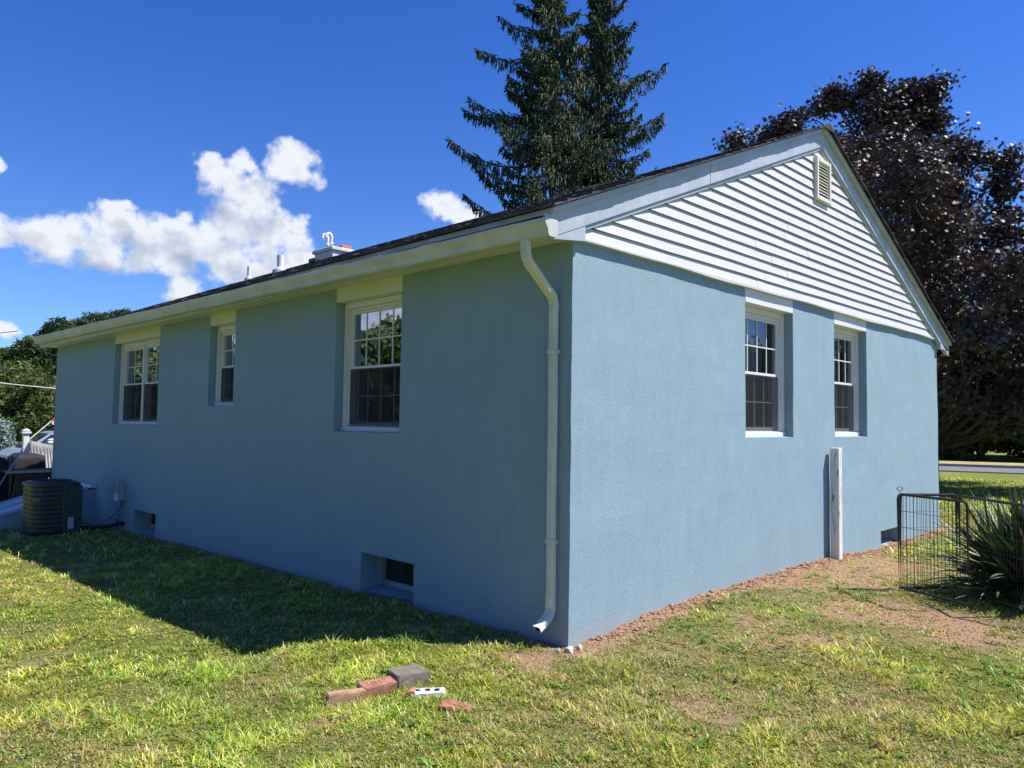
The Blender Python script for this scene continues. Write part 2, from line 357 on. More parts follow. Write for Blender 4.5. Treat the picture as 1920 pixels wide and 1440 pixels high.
def height(x, y):
    x = np.asarray(x, float); y = np.asarray(y, float)
    hA = np.interp(x, XA, ZA)*(.35+.65*np.exp(np.minimum(y, 0)/1.1))
    hB = np.interp(y, YB, ZB)*(1-sstep(3, 9, x))
    far = np.hypot(x-2, y-2); lum = (fbm(x*1.3, y*1.3, 3)-.5)*.06*np.exp(-far/25)+(fbm(x*6, y*6, 9)-.5)*.022*np.exp(-far/12)
    edge = np.exp(np.minimum(y, 0)/.12)*((x > 0) & (x < 8)); edge2 = np.exp(np.minimum(x, 0)/.1)*((y > 0) & (y < 12.6))
    lum = lum*np.clip(1-edge-edge2, .15, 1)+(fbm(x*14, y*14, 21)-.4)*.05*np.exp(np.minimum(y, 0)/.22)*((x > .1) & (x < 8.2))
    return hA+hB+lum
def H1(x, y): return float(height(np.array([x]), np.array([y]))[0])
PATCH = [(1480, 1205, .45, .6), (1440, 1110, .5, .7), (1600, 1090, .7, .8), (1700, 1060, .7, .8), (1620, 1150, .45, .55), (1740, 1190, .4, .5), (1380, 1160, .3, .5), (950, 1238, .30, .75), (1020, 1225, .2, .6), (1330, 1305, .14, .7),
         (1130, 1200, .25, .7), (60, 1085, .5, .35), (250, 1255, .3, .3), (640, 1335, .12, .7), (700, 1225, .2, .4), (1560, 1290, .25, .4), (40, 1235, .35, .45), (890, 1420, .3, .15), (1750, 980, .8, .5), (460, 1228, .15, .6), (1850, 1180, .5, .5), (1290, 1215, .2, .5), (1660, 1300, .25, .35)]
PW = [(*at(x, y, 2, .04)[:2], r, s) for x, y, r, s in PATCH]
def cover(x, y):
    x = np.asarray(x, float); y = np.asarray(y, float)
    bare = 1.1*sstep(-.26, -.06, y)*((x > -.1) & (x < 8.4) & (y < .3))+.8*sstep(-.16, -.02, x)*((y > -.2) & (y < 12.6) & (x < .3))
    wx = x+(fbm(x*3, y*3, 40)-.5)*.7; wy = y+(fbm(x*3, y*3, 50)-.5)*.7
    for px, py, r, s in PW: bare = bare+s*np.exp(-((wx-px)**2+(wy-py)**2)/(2*(r*.75)**2))
    n = fbm(x*2.2, y*2.2, 60)-.5; n2 = fbm(x*.7, y*.7, 70)-.5
    return np.clip(.98-bare+n*.75+n2*.35+(fbm(x*6, y*6, 75)-.5)*1.1*(.35+.65*np.clip(bare, 0, 1)), 0, 1)
def axis(a, b, step, far0, far1):
    core = list(np.arange(a, b, step)); l = []; x = a; s = step
    while x > far0: s *= 1.16; x -= s; l.append(x)
    r = []; x = b; s = step
    while x < far1: s *= 1.16; x += s; r.append(x)
    return np.array(l[::-1]+core+r)
gx = axis(-4.6, 9.2, .055, -900, 900); gy = axis(-3.6, 12.6, .06, -900, 900)
GX, GY = np.meshgrid(gx, gy, indexing='ij'); GZ = height(GX, GY)
nv = len(gy); I = np.arange(len(gx)-1)[:, None]*nv+np.arange(nv-1)[None, :]; I = I.ravel()
F = np.stack([I, I+nv, I+nv+1, I+1], 1)
lawn = npmesh('ground', np.stack([GX.ravel(), GY.ravel(), GZ.ravel()], 1), F, 'lawn_soil', smooth=True); lawn['kind'] = 'structure'
ca = lawn.data.attributes.new('cover', 'FLOAT', 'POINT'); ca.data.foreach_set('value', cover(GX.ravel(), GY.ravel()).astype(np.float32))

# road, kerbs and verge across the far side
rd = np.array([-.33, .944]); rn = np.array([.944, .33]); r0 = np.array([25.65, 4.0])
def strip(name, d0, d1, z, mat, thick=.0):
    b = MB(); 
    def P(t, d, zz): q = r0+rd*t+rn*d; return (q[0], q[1], zz)
    T = np.linspace(-150, 150, 31)
    for t0, t1 in zip(T[:-1], T[1:]):
        b.add([P(t0, d0, z), P(t1, d0, z), P(t1, d1, z), P(t0, d1, z)], [(0, 3, 2, 1)])
        if thick: b.add([P(t0, d0, z), P(t1, d0, z), P(t1, d0, z-thick), P(t0, d0, z-thick)], [(0, 1, 2, 3)]); b.add([P(t0, d1, z), P(t1, d1, z), P(t1, d1, z-thick), P(t0, d1, z-thick)], [(0, 1, 2, 3)])
    o = b.build(name, mat); o['kind'] = 'structure'; return o
strip('road', .9, 4.6, .035, 'asphalt'); strip('kerb', .76, .9, .05, 'kerb_stone', .15); strip('kerb', 4.6, 4.76, .14, 'kerb_stone', .15); strip('verge', 4.76, 8.6, .10, 'dry_verge', .1)

# ------------------------------------------------------------------ house
W_, L_, HT = 8.07, 12.50, 2.80
house = thing('house', 'single storey house with blue stucco walls, white gable siding and dark shingle roof', 'house', (4, 6, 0))
def grid_wall(b, ua, ub, za, zb, holes, fn, depths, step=.12):
    us = sorted(set([ua, ub]+[h[0] for h in holes]+[h[1] for h in holes])); zs = sorted(set([za, zb]+[h[2] for h in holes]+[h[3] for h in holes]))
    def fillv(a):
        o = [a[0]]
        for q in a[1:]:
            n = max(1, int(round((q-o[-1])/step))); s0 = o[-1]
            o += [s0+(q-s0)*i/n for i in range(1, n+1)]
        return o
    us, zs = fillv(us), fillv(zs)
    for i in range(len(us)-1):
        for j in range(len(zs)-1):
            cu, cz = (us[i]+us[i+1])/2, (zs[j]+zs[j+1])/2
            if any(h[0] < cu < h[1] and h[2] < cz < h[3] for h in holes): continue
            b.add([fn(us[i], 0, zs[j]), fn(us[i+1], 0, zs[j]), fn(us[i+1], 0, zs[j+1]), fn(us[i], 0, zs[j+1])], [(0, 1, 2, 3)])
    for (a0, a1, z0, z1), dp in zip(holes, depths):
        uu = [u for u in us if a0-1e-6 <= u <= a1+1e-6]; zz = [z for z in zs if z0-1e-6 <= z <= z1+1e-6]
        for q0, q1 in zip(zz[:-1], zz[1:]):
            for a in (a0, a1): b.add([fn(a, 0, q0), fn(a, dp, q0), fn(a, dp, q1), fn(a, 0, q1)], [(0, 1, 2, 3)])
        for q0, q1 in zip(uu[:-1], uu[1:]):
            sl = .07 if z1 < 1 else .012
            b.add([fn(q0, 0, z0), fn(q1, 0, z0), fn(q1, dp, z0+sl), fn(q0, dp, z0+sl)], [(0, 1, 2, 3)])
            b.add([fn(q0, 0, z1), fn(q1, 0, z1), fn(q1, dp, z1), fn(q0, dp, z1)], [(0, 1, 2, 3)])
fnL = lambda a, d, z: (d, a, z)
fnG = lambda a, d, z: (a, d, z)
holesL = [(1.95, 3.0, 1.41, HT), (5.18, 5.87, 1.665, HT), (7.50, 9.33, 1.41, HT), (1.70, 2.475, -.045, .325), (7.40, 8.25, -.13, .20)]
holesG = [(2.44, 3.42, 1.41, HT), (4.44, 5.38, 1.41, HT), (5.78, 6.50, .04, .265)]
wb = MB()
grid_wall(wb, 0, L_, -.6, HT, holesL, fnL, [.17, .17, .17, .30, .30])
grid_wall(wb, 0, W_, -.6, HT, holesG, fnG, [.17, .17, .25])
grid_wall(wb, 0, L_, -.6, HT, [], lambda a, d, z: (W_-d, a, z), [], 1.5)
grid_wall(wb, 0, W_, -.6, HT, [], lambda a, d, z: (a, L_-d, z), [], 1.5)
def wobble(v):
    n = mnoise.noise_vector(v*2.3)*.0045+mnoise.noise_vector(v*9)*.0025
    bat = (HT-v.z)*.003
    dx = -bat if v.x < .01 else 0; dy = -bat*.3 if v.y < .01 else 0
    return v+Vector((n.x+dx, n.y+dy, n.z if 1e-3 < v.z < HT-1e-3 else 0))
wall = wb.build('wall', 'stucco', house, xf=wobble)
mm = wall.data; import bmesh
bm = bmesh.new(); bm.from_mesh(mm); bmesh.ops.remove_doubles(bm, verts=bm.verts, dist=.0005); bmesh.ops.recalc_face_normals(bm, faces=bm.faces)
ce = [e for e in bm.edges if all((v.co.x+4) < .05 and (v.co.y+6) < .05 for v in e.verts) and abs(e.verts[0].co.z-e.verts[1].co.z) > .05]
bmesh.ops.bevel(bm, geom=ce, offset=.012, segments=3, affect='EDGES', profile=.5); bm.to_mesh(mm); bm.free()
# far gable plane and interior partition
b = MB(); b.add([(0, L_-.02, HT), (W_, L_-.02, HT), (4.04, L_-.02, 4.6)], [(0, 1, 2)]); b.build('gable_panel', 'vinyl_white', house)
b = MB(); b.box(.6, W_-.6, 1.2, L_-.6, .95, 1.0); b.box(1.6, 1.65, 1.0, L_-.6, 1.0, HT); b.box(1.6, W_-.6, 1.15, 1.2, 1.0, HT); b.box(.2, W_-.2, .2, L_-.2, HT-.02, HT+.02); b.build('interior_partition', 'interior', house)

# roof: apex line and two pitches
AX, AZ = 4.02, 4.735; SLL, SLR = .4126, .445; EL, ER = -.345, 8.42
zl = lambda x: AZ-SLL*(AX-x); zr = lambda x: AZ-SLR*(x-AX)
YN, YF = -.142, L_+.12
rb = MB(); nC = 34
for i in range(nC):
    x0 = EL+(AX-EL)*i/nC; x1 = EL+(AX-EL)*(i+1)/nC+.02; lift = .011
    ys = [YN+.004*math.sin(i*.9)+random.uniform(-.002, .002)]; 
    while ys[-1] < YF: ys.append(min(YF, ys[-1]+random.uniform(.12, .34)))
    for a, c_ in zip(ys[:-1], ys[1:]):
        l2 = lift+random.choice((0, 0, .005, .008)); xx = x0-random.choice((0, .006, .012)); 
        p = [(xx, a, zl(xx)+l2), (xx, c_, zl(xx)+l2), (min(x1, AX), c_, zl(min(x1, AX))+.002), (min(x1, AX), a, zl(min(x1, AX))+.002)]
        q = [(xx, a, zl(xx)-.003), (xx, c_, zl(xx)-.003)]
        rb.add(p+q+[(min(x1, AX), a, zl(min(x1, AX))-.006)], [(0, 3, 2, 1), (0, 1, 5, 4), (0, 4, 6, 3)])
for i in range(nC):
    x0 = ER-(ER-AX)*i/nC; x1 = ER-(ER-AX)*(i+1)/nC-.02; x1 = max(x1, AX)
    a = YN+.004*math.sin(i*.9)+random.uniform(-.002, .002)
    rb.add([(x0, a, zr(x0)+.012), (x0, YF, zr(x0)+.012), (x1, YF, zr(x1)+.002), (x1, a, zr(x1)+.002), (x0, a, zr(x0)-.004), (x0, YF, zr(x0)-.004), (x1, a, zr(x1)-.006)], [(0, 1, 2, 3), (0, 4, 5, 1), (0, 3, 6, 4)])
for k in range(64):   # ridge caps
    y0 = YN-.004+k*.2; y1 = min(y0+.225, YF)
    if y0 > YF: break
    rb.add([(AX-.14, y0, zl(AX-.14)+.016), (AX, y0, AZ+.022), (AX+.14, y0, zr(AX+.14)+.016), (AX-.14, y1, zl(AX-.14)+.010), (AX, y1, AZ+.014), (AX+.14, y1, zr(AX+.14)+.010),
            (AX-.14, y0, zl(AX-.14)+.004), (AX+.14, y0, zr(AX+.14)+.004)], [(0, 1, 4, 3), (1, 2, 5, 4), (0, 6, 7, 2, 1)])
roof = rb.build('roof', 'shingle', house)
b = MB()     # deck under the shingles
for f0, xa in ((zl, EL+.02), (zr, ER-.02)):
    b.prism([(xa, f0(xa)-.012), (AX, AZ-.012), (AX, AZ-.05), (xa, f0(xa)-.05)], lambda u, v: (u, YN+.035, v), lambda u, v: (u, YF-.035, v))
b.build('roof_deck', 'rake_metal', roof)
# rake boards with butt joints
RT, RB = .048, .210
def rake(f0, xs, dy):
    b = MB()
    for i, (a, c_) in enumerate(zip(xs[:-1], xs[1:])):
        o = .0035*(i % 2)
        b.prism([(a, f0(a)-RT), (c_, f0(c_)-RT), (c_, f0(c_)-RB), (a, f0(a)-RB)], lambda u, v: (u, -.062-o, v), lambda u, v: (u, -.046, v))
    return b
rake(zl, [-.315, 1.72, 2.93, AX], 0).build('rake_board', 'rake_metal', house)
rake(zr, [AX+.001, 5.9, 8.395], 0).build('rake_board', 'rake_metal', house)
b = MB()   # rake soffit behind the board
for f0, a, c_ in ((zl, .0, AX), (zr, AX, W_)):
    b.prism([(a, f0(a)-RB+.012), (c_, f0(c_)-RB+.012), (c_, f0(c_)-RB-.004), (a, f0(a)-RB-.004)], lambda u, v: (u, -.05, v), lambda u, v: (u, .0, v))
    b.prism([(a, f0(a)-RB-.004), (c_, f0(c_)-RB-.004), (c_, f0(c_)-RB-.035), (a, f0(a)-RB-.035)], lambda u, v: (u, -.046, v), lambda u, v: (u, -.03, v))
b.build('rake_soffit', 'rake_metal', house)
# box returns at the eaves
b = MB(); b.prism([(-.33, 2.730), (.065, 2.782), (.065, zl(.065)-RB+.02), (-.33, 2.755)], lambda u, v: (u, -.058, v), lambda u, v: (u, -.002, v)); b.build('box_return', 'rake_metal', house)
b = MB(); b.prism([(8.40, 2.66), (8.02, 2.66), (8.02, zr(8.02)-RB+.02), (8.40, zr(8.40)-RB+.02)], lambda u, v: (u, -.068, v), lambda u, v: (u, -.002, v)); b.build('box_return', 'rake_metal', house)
# fascia and soffit
b = MB(); b.box(-.34, -.262, -.058, -.03, 2.742, 2.90); b.build('fascia_end', 'gutter_metal', house)
b = MB(); b.box(-.262, -.242, -.047, L_+.08, 2.765, 2.905); b.build('fascia', 'gutter_metal', house)
b = MB(); b.box(8.31, 8.33, -.047, L_+.08, 2.67, 2.79); b.build('fascia', 'gutter_metal', house)
b = MB()
for k in range(18):
    y0 = -.046+k*(L_+.1)/18; y1 = y0+(L_+.1)/18-.003
    b.box(-.242, -.001, y0, y1, 2.790+.0008*(k % 2), 2.802)
b.build('soffit', 'cream_paint', house)
b = MB(); b.box(W_+.001, 8.31, -.046, L_+.05, 2.69, 2.70); b.build('soffit', 'cream_paint', house)
# gutters, K profile
def gutter(x0, s, z0a, z0b, y0, y1, nm):
    prof = [(0, 0), (-.075, 0), (-.088, .012), (-.092, .045), (-.112, .075), (-.118, .085), (-.118, .108), (-.124, .112), (-.118, .116), (-.108, .112), (-.112, .085), (-.085, .045), (-.08, .010), (0, .008)]
    b = MB(); n = 26; ps = []
    for k in range(n+1):
        y = y0+(y1-y0)*k/n; z = z0a+(z0b-z0a)*k/n+.004*math.sin(k*1.7)
        ps += [(x0+s*u, y, z+v) for u, v in prof]
    m_ = len(prof)
    fs = [(i*m_+j, i*m_+(j+1) % m_, (i+1)*m_+(j+1) % m_, (i+1)*m_+j) for i in range(n) for j in range(m_)]
    b.add(ps, fs); g = b.build('gutter', 'gutter_metal', house)
    c = MB(); po = [(0, -.003), (-.077, -.003), (-.091, .012), (-.096, .045), (-.116, .075), (-.122, .085), (-.122, .114), (0, .114)]
    for yy, ya, zz in ((y0-.004, y0+.004, z0a), (y1-.004, y1+.004, z0b)): c = MB(); c.prism(po, lambda u, v: (x0+s*u, yy, zz+v), lambda u, v: (x0+s*u, ya, zz+v)); c.build('end_cap', 'gutter_metal', g)
    return g
gutter(-.262, 1, 2.742, 2.842, -.088, L_+.12, 'a'); gutter(8.33, -1, 2.665, 2.70, -.02, L_+.1, 'b')
# downspout
prof = []
hw, hd = .031, .022
for a, c_ in ((-1, -1), (1, -1), (1, 1), (-1, 1)): prof.append((a*hw, c_*hd))
pr2 = []
for k in range(4):
    a, c_ = Vector(prof[k]+(0,)), Vector(prof[(k+1) % 4]+(0,)); ed = c_-a; nrm = Vector((ed.y, -ed.x, 0)).normalized()
    nn = 5 if k % 2 == 0 else 3
    for j in range(nn*2):
        t = (j+.5)/(nn*2); t = .06+.88*t; pr2.append(tuple((a+ed*t+nrm*(.0020 if j % 2 else -.0030)))[:2])
def smoothpath(pts, n):
    o = []
    for i in range(len(pts)-1):
        p0, p1, p2, p3 = [Vector(pts[max(0, min(len(pts)-1, i+q))]) for q in (-1, 0, 1, 2)]
        for k in range(n):
            t = k/n; o.append(.5*((2*p1)+(p2-p0)*t+(2*p0-5*p1+4*p2-p3)*t*t+(-p0+3*p1-3*p2+p3)*t**3))
    return o+[Vector(pts[-1])]
XP, YP = -.031, .142
elb = smoothpath([(-.315, .150, 2.76), (-.315, .150, 2.70), (-.312, .149, 2.655), (-.285, .148, 2.605), (-.20, .146, 2.53), (-.115, .144, 2.455), (-.055, .142, 2.405), (XP, YP, 2.35), (XP, YP, 2.30)], 8)
sc = [1+(.11 if (i % 3 == 0 and (12 < i < 30 or 44 < i < 60)) else 0) for i in range(len(elb))]
b = MB(); b.sweep([(XP, YP, 2.33)]+[(XP, YP+.002*math.sin(k), 2.33-2.05*k/12) for k in range(1, 13)], pr2); ds = b.build('downspout', 'downspout_metal', house)
b = MB(); b.sweep(elb, pr2, scales=[q*1.03 for q in sc]); b.build('elbow', 'downspout_metal', ds)
e2 = smoothpath([(XP, YP, .34), (XP, YP, .27), (XP-.004, YP, .225), (XP-.03, YP+.002, .185), (XP-.08, YP+.004, .148), (XP-.128, YP+.006, .122)], 7)
sc = [1.04+(.11 if i % 3 == 0 and 8 < i < 28 else 0) for i in range(len(e2))]
b = MB(); b.sweep(e2, pr2, scales=sc, caps=False); b.build('elbow', 'downspout_metal', ds)
b = MB(); pe = e2[-1]; b.box(pe.x+.008, pe.x+.03, pe.y-.022, pe.y+.022, pe.z-.012, pe.z+.012); b.build('spout_mouth', 'dark_void', ds)
for z in (2.015, .70):
    b = MB(); b.box(XP-.0275, XP+.03, YP-.0365, YP+.0365, z-.014, z+.014, .002); b.box(XP-.030, XP-.027, YP-.016, YP-.011, z-.003, z+.003); b.box(XP-.030, XP-.027, YP+.011, YP+.016, z-.003, z+.003); b.build('strap', 'downspout_metal', ds)

# gable siding: shadow-casting clapboards
sb = MB(); CE = .0945; z = 2.802; k = 0
rr = random.Random(5)
def xlim(zz): return max(.012, AX-(AZ-RB-.002-zz)/SLL), min(W_-.012, AX+(AZ-RB-.002-zz)/SLR)
while z < 4.50:
    zt = min(z+CE+.004, AZ-RB-.004)
    xa, xb = xlim(z); xa2, xb2 = xlim(zt)
    if z < 2.81: xa = xa2 = .066
    cuts = [xa]
    if xb-xa > 2.5:
        c0 = xa+rr.uniform(.6, 1.0)*3.0
        while c0 < xb-.5: cuts.append(c0); c0 += 3.66
    cuts.append(xb)
    for j, (a, c_) in enumerate(zip(cuts[:-1], cuts[1:])):
        n = max(2, int((c_-a)/.25)); o = .0028*(j % 2)+rr.uniform(0, .001)
        for q in range(n):
            u0 = a+(c_-a)*q/n; u1 = a+(c_-a)*(q+1)/n
            def X2(u): return max(xa2, min(xb2, u)) if u in (a, c_) and (u == xa or u == xb) else u
            def top(u): return min(zt, (zl(u)-RB-.002) if u < AX else (zr(u)-RB-.002))
            sg = lambda u: .002*math.sin(u*3.1+k)+.0012*math.sin(u*7.7+2*k)
            U0 = xa2 if (q == 0 and j == 0) else u0; U1 = xb2 if (q == n-1 and j == len(cuts)-2) else u1
            t0, t1 = top(U0), top(U1)
            vb = -.0365-o; vt = -.0195-o*.3
            sb.add([(u0, vb, z+sg(u0)), (u1, vb, z+sg(u1)), (U1, vt, t1), (U0, vt, t0), (u0, -.010, z+sg(u0)+.004), (u1, -.010, z+sg(u1)+.004)], [(0, 1, 2, 3)])
        sb.add([(c_, -.0385-o, z), (c_, -.0225, zt), (c_, -.005, z)], [(0, 1, 2)])
    z += CE; k += 1
sid = sb.build('siding', 'vinyl_white', house)
b = MB()
for q in range(40):
    u0 = .066+(W_-.07)*q/40; u1 = .066+(W_-.07)*(q+1)/40; w = lambda u: .006*math.sin(u*2.1)+.003*math.sin(u*5.3+1)
    b.add([(u0, -.043, 2.786+w(u0)), (u1, -.043, 2.786+w(u1)), (u1, -.043, 2.804), (u0, -.043, 2.804), (u0, 0.02, 2.785+w(u0)), (u1, 0.02, 2.785+w(u1)), (u0, -.01, 2.808), (u1, -.01, 2.808)], [(0, 1, 2, 3), (0, 4, 5, 1), (3, 2, 7, 6)])
b.build('starter_trim', 'vinyl_white', sid)
b = MB(); b.add([(0, -.004, HT), (W_, -.004, HT), (AX, -.004, AZ-RB)], [(0, 1, 2)]); b.build('gable_panel', 'vinyl_white', house)
# gable vent
vx0, vx1, vz0, vz1 = 3.872, 4.235, 3.925, 4.385
b = MB()
for a in ((vx0, vx0+.045, vz0, vz1), (vx1-.045, vx1, vz0, vz1), (vx0+.045, vx1-.045, vz0, vz0+.045), (vx0+.045, vx1-.045, vz1-.045, vz1)): b.box(a[0], a[1], -.070, -.022, a[2], a[3], .006)
b.box(vx0-.012, vx1+.012, -.044, -.024, vz0-.012, vz1+.012-.0, .004) if 0 else None
vent = b.build('gable_vent', 'vent_beige', house)
b = MB(); nl = 11
for i in range(nl):
    z0 = vz0+.048+(vz1-vz0-.096)*i/nl; h = (vz1-vz0-.096)/nl
    b.prism([(-.060, z0), (-.056, z0-.003), (-.030, z0+h*.80), (-.034, z0+h*.86)], lambda u, v: (vx0+.045, u, v), lambda u, v: (vx1-.045, u, v))
b.build('louvre', 'vent_beige', vent)
b = MB(); b.add([(vx0+.04, -.0255, vz0+.04), (vx1-.04, -.0255, vz0+.04), (vx1-.04, -.0255, vz1-.04), (vx0+.04, -.0255, vz1-.04)], [(0, 1, 2, 3)]); b.build('backing', 'dark_void', vent)

# windows
def window(fn, a0, a1, z0, cols, twin=False, curtain=1, ledge=False):
    def bx(b, u0, u1, d0, d1, y0, y1, bev=.003):
        t = MB(); t.box(u0, u1, d0, d1, y0, y1, bev); b.add([fn(*v) for v in t.v], t.f)
    zt = 2.655; w = .048
    f = MB()
    for u0, u1 in ((a0+.002, a0+w), (a1-w, a1-.002)): bx(f, u0, u1, .092, .166, z0+.03, zt); 
    bx(f, a0+w, a1-w, .092, .166, zt-.055, zt)
    for u0, u1 in ((a0+w, a0+w+.028), (a1-w-.028, a1-w)): bx(f, u0, u1, .118, .19, z0+.052, zt-.055)
    bx(f, a0+w+.028, a1-w-.028, .118, .19, zt-.085, zt-.055)
    bx(f, a0+.012, a0+.030, .084, .0925, z0+.05, zt-.02, .002); bx(f, a1-.030, a1-.012, .084, .0925, z0+.05, zt-.02, .002)
    win = f.build('window', 'white_paint', house)
    s = MB(); t = MB(); t.prism([(.078, z0+.004), (.20, z0+.004), (.20, z0+.064), (.12, z0+.052), (.078, z0+.046)], lambda u, v: (a0+.002, u, v), lambda u, v: (a1-.002, u, v))
    s.add([fn(*v) for v in t.v], t.f); s.build('sill', 'white_paint', win)
    h = MB(); bx(h, a0+.001, a1-.001, -.003, .168, zt+.001, HT-.012 if fn is fnG else HT-.002, .004); h.build('header_board', 'cream_paint' if fn is fnL else 'white_paint', win)
    ia, ib = a0+w+.028, a1-w-.028; zb = z0+.06; zm = (zb+zt-.085)/2
    bays = [(ia, ib)] if not twin else [(ia, (a0+a1)/2-.028), ((a0+a1)/2+.028, ib)]
    if twin:
        p = MB(); bx(p, (a0+a1)/2-.028, (a0+a1)/2+.028, .105, .20, z0+.05, zt-.055); p.build('mullion', 'white_paint', win)
    for u0, u1 in bays:
        for lo, (y0, y1, d) in enumerate(((zm-.012, zt-.085, .128), (zb, zm+.012, .158))):
            q = MB(); r = .028
            for aa in ((u0, u0+r, y0, y1), (u1-r, u1, y0, y1), (u0+r, u1-r, y0, y0+r+(.008 if lo else .0)), (u0+r, u1-r, y1-r, y1)): bx(q, aa[0], aa[1], d, d+.030, aa[2], aa[3])
            q.build('sash', 'white_paint', win)
            g = MB(); g.add([fn(u0+r-.002, d+.013, y0+r-.002), fn(u1-r+.002, d+.013, y0+r-.002), fn(u1-r+.002, d+.013, y1-r+.002), fn(u0+r-.002, d+.013, y1-r+.002)], [(0, 1, 2, 3)]); g.build('pane', 'window_glass', win)
            mn = MB(); cc = cols
            for c in range(1, cc): uu = u0+r+(u1-u0-2*r)*c/cc; bx(mn, uu-.006, uu+.006, d+.007, d+.012, y0+r, y1-r, 0)
            yy = (y0+y1)/2; bx(mn, u0+r, u1-r, d+.0065, d+.0115, yy-.006, yy+.006, 0); mn.build('muntin', 'white_paint', win)
            if lo:
                sc_ = MB(); bx(sc_, u0+.004, u1-.004, .122, .1225, y0+.004, y1-.02, 0); sc_.build('insect_screen', 'insect_screen', win)
    if curtain:
        cu = MB(); n = 70; d0 = .34; pts = []
        spans = {1: [(a0, a0+(a1-a0)*.78)], 2: [(a0-.05, a1+.05)], 3: [(a0, a0+.2), (a1-.25, a1)]}[curtain]
        for sa, sb_ in spans:
            pr = [(sa+(sb_-sa)*i/n, d0+.028*math.sin(i*1.05+.5*math.sin(i*.23))) for i in range(n+1)]
            for (u, dd), (u2, dd2) in zip(pr[:-1], pr[1:]): cu.add([fn(u, dd, z0-.05), fn(u2, dd2, z0-.05), fn(u2, dd2, zt), fn(u, dd, zt)], [(0, 1, 2, 3)])
        cu.build('curtain', 'curtain_cloth', win)
    return win
window(fnL, *holesL[0][:2], 1.41, 4, curtain=3)
window(fnL, *holesL[1][:2], 1.665, 2, curtain=0)
window(fnL, *holesL[2][:2], 1.41, 2, twin=True, curtain=2)
window(fnG, *holesG[0][:2], 1.41, 4, curtain=2)
window(fnG, *holesG[1][:2], 1.41, 4, curtain=2)
def base_window(fn, a0, a1, z0, z1, dp, mat='box_grey'):
    def bx(b, u0, u1, d0, d1, y0, y1):
        t = MB(); t.box(u0, u1, d0, d1, y0, y1, .002); b.add([fn(*v) for v in t.v], t.f)
    f = MB(); zz = z0+.055; bx(f, a0, a0+.05, dp-.07, dp+.01, zz, z1); bx(f, a1-.05, a1, dp-.07, dp+.01, zz, z1); bx(f, a0+.05, a1-.05, dp-.03, dp+.01, zz, zz+.05); bx(f, a0+.05, a1-.05, dp-.03, dp+.01, z1-.03, z1)
    bx(f, a0+.05, a0+.075, dp-.045, dp-.01, zz+.05, z1-.03)
    w = f.build('basement_window', mat, house); g = MB(); bx(g, a0+.05, a1-.05, dp-.015, dp-.01, zz+.045, z1-.025); g.build('pane', 'car_glass', w)
base_window(fnL, *holesL[3], .25); base_window(fnL, *holesL[4], .25); base_window(fnG, *holesG[2], .24)
# plumbing vents and chimney on the roof
def vent_pipe(x, y, zt, r):
    z0 = zl(x); b = MB(); b.tube([(x, y, z0-.1), (x, y, zt-.001), (x, y, zt)], r, 16); v = b.build('vent_pipe', 'pvc_white', house, smooth=False)
    c = MB(); c.tube([(x, y, z0-.03), (x, y, z0+.03), (x, y, z0+.075), (x, y, z0+.085)], r*1.35, 16, scales=[1.75, 1.6, 1.0, .8])
    nn = 14; c.add([(x+1.9*r*math.cos(6.2832*k/nn)*1.3, y+1.9*r*1.3*math.sin(6.2832*k/nn), zl(x+1.9*r*math.cos(6.2832*k/nn)*1.3)+.02) for k in range(nn)], [tuple(range(nn))]); c.build('flashing', 'lead_grey', v)
vent_pipe(2.4, 8.70, 4.36, .058); vent_pipe(2.8, 10.70, 4.50, .036)
b = MB(); b.box(3.76, 4.20, 9.25, 9.90, 4.3, 4.78, .01); ch = b.build('chimney', 'chimney_paint', house)
b = MB(); b.box(3.72, 4.24, 9.21, 9.94, 4.78, 4.85, .012); b.build('chimney_cap', 'chimney_paint', ch)
for y, h, x in ((9.72, .06, 3.98), (9.38, .07, 4.08)):
    b = MB(); b.box(x-.11, x+.11, y-.13, y+.13, 4.85, 4.85+h, .01); b.build('flue_tile', 'clay_orange', ch)
for y in (9.79, 9.65):
    b = MB(); pts = [(3.98, y, 4.90), (3.98, y, 5.12)]+[(3.98-.055+.055*math.cos(t), y+.02*t/3, 5.12+.075*math.sin(t)) for t in np.linspace(.3, math.pi, 9)]+[(3.87, y+.02, 5.10)]
    b.tube(pts, .030, 10); b.tube([(3.98, y, 4.97), (3.98, y, 5.02)], .037, 10); b.build('flue_pipe', 'pvc_white', ch, smooth=True)
b = MB(); b.box(3.25, 3.45, 9.05, 9.25, zl(3.35)-.02, zl(3.35)+.06, .015); b.build('roof_vent', 'black_metal', house)

# ------------------------------------------------------------------ things by the walls
post = thing('timber_post', 'short white timber post with peeling paint against the gable wall', 'post', (4.28, -.08, .1))
b = MB(); b.box(4.232, 4.325, -.125, -.033, -.1, 1.295, .006)
b.build('post_timber', 'peeling_paint', post, xf=lambda v: v+Vector((.012*math.sin(v.z*3), -.004*math.sin(v.z*5), 0)))

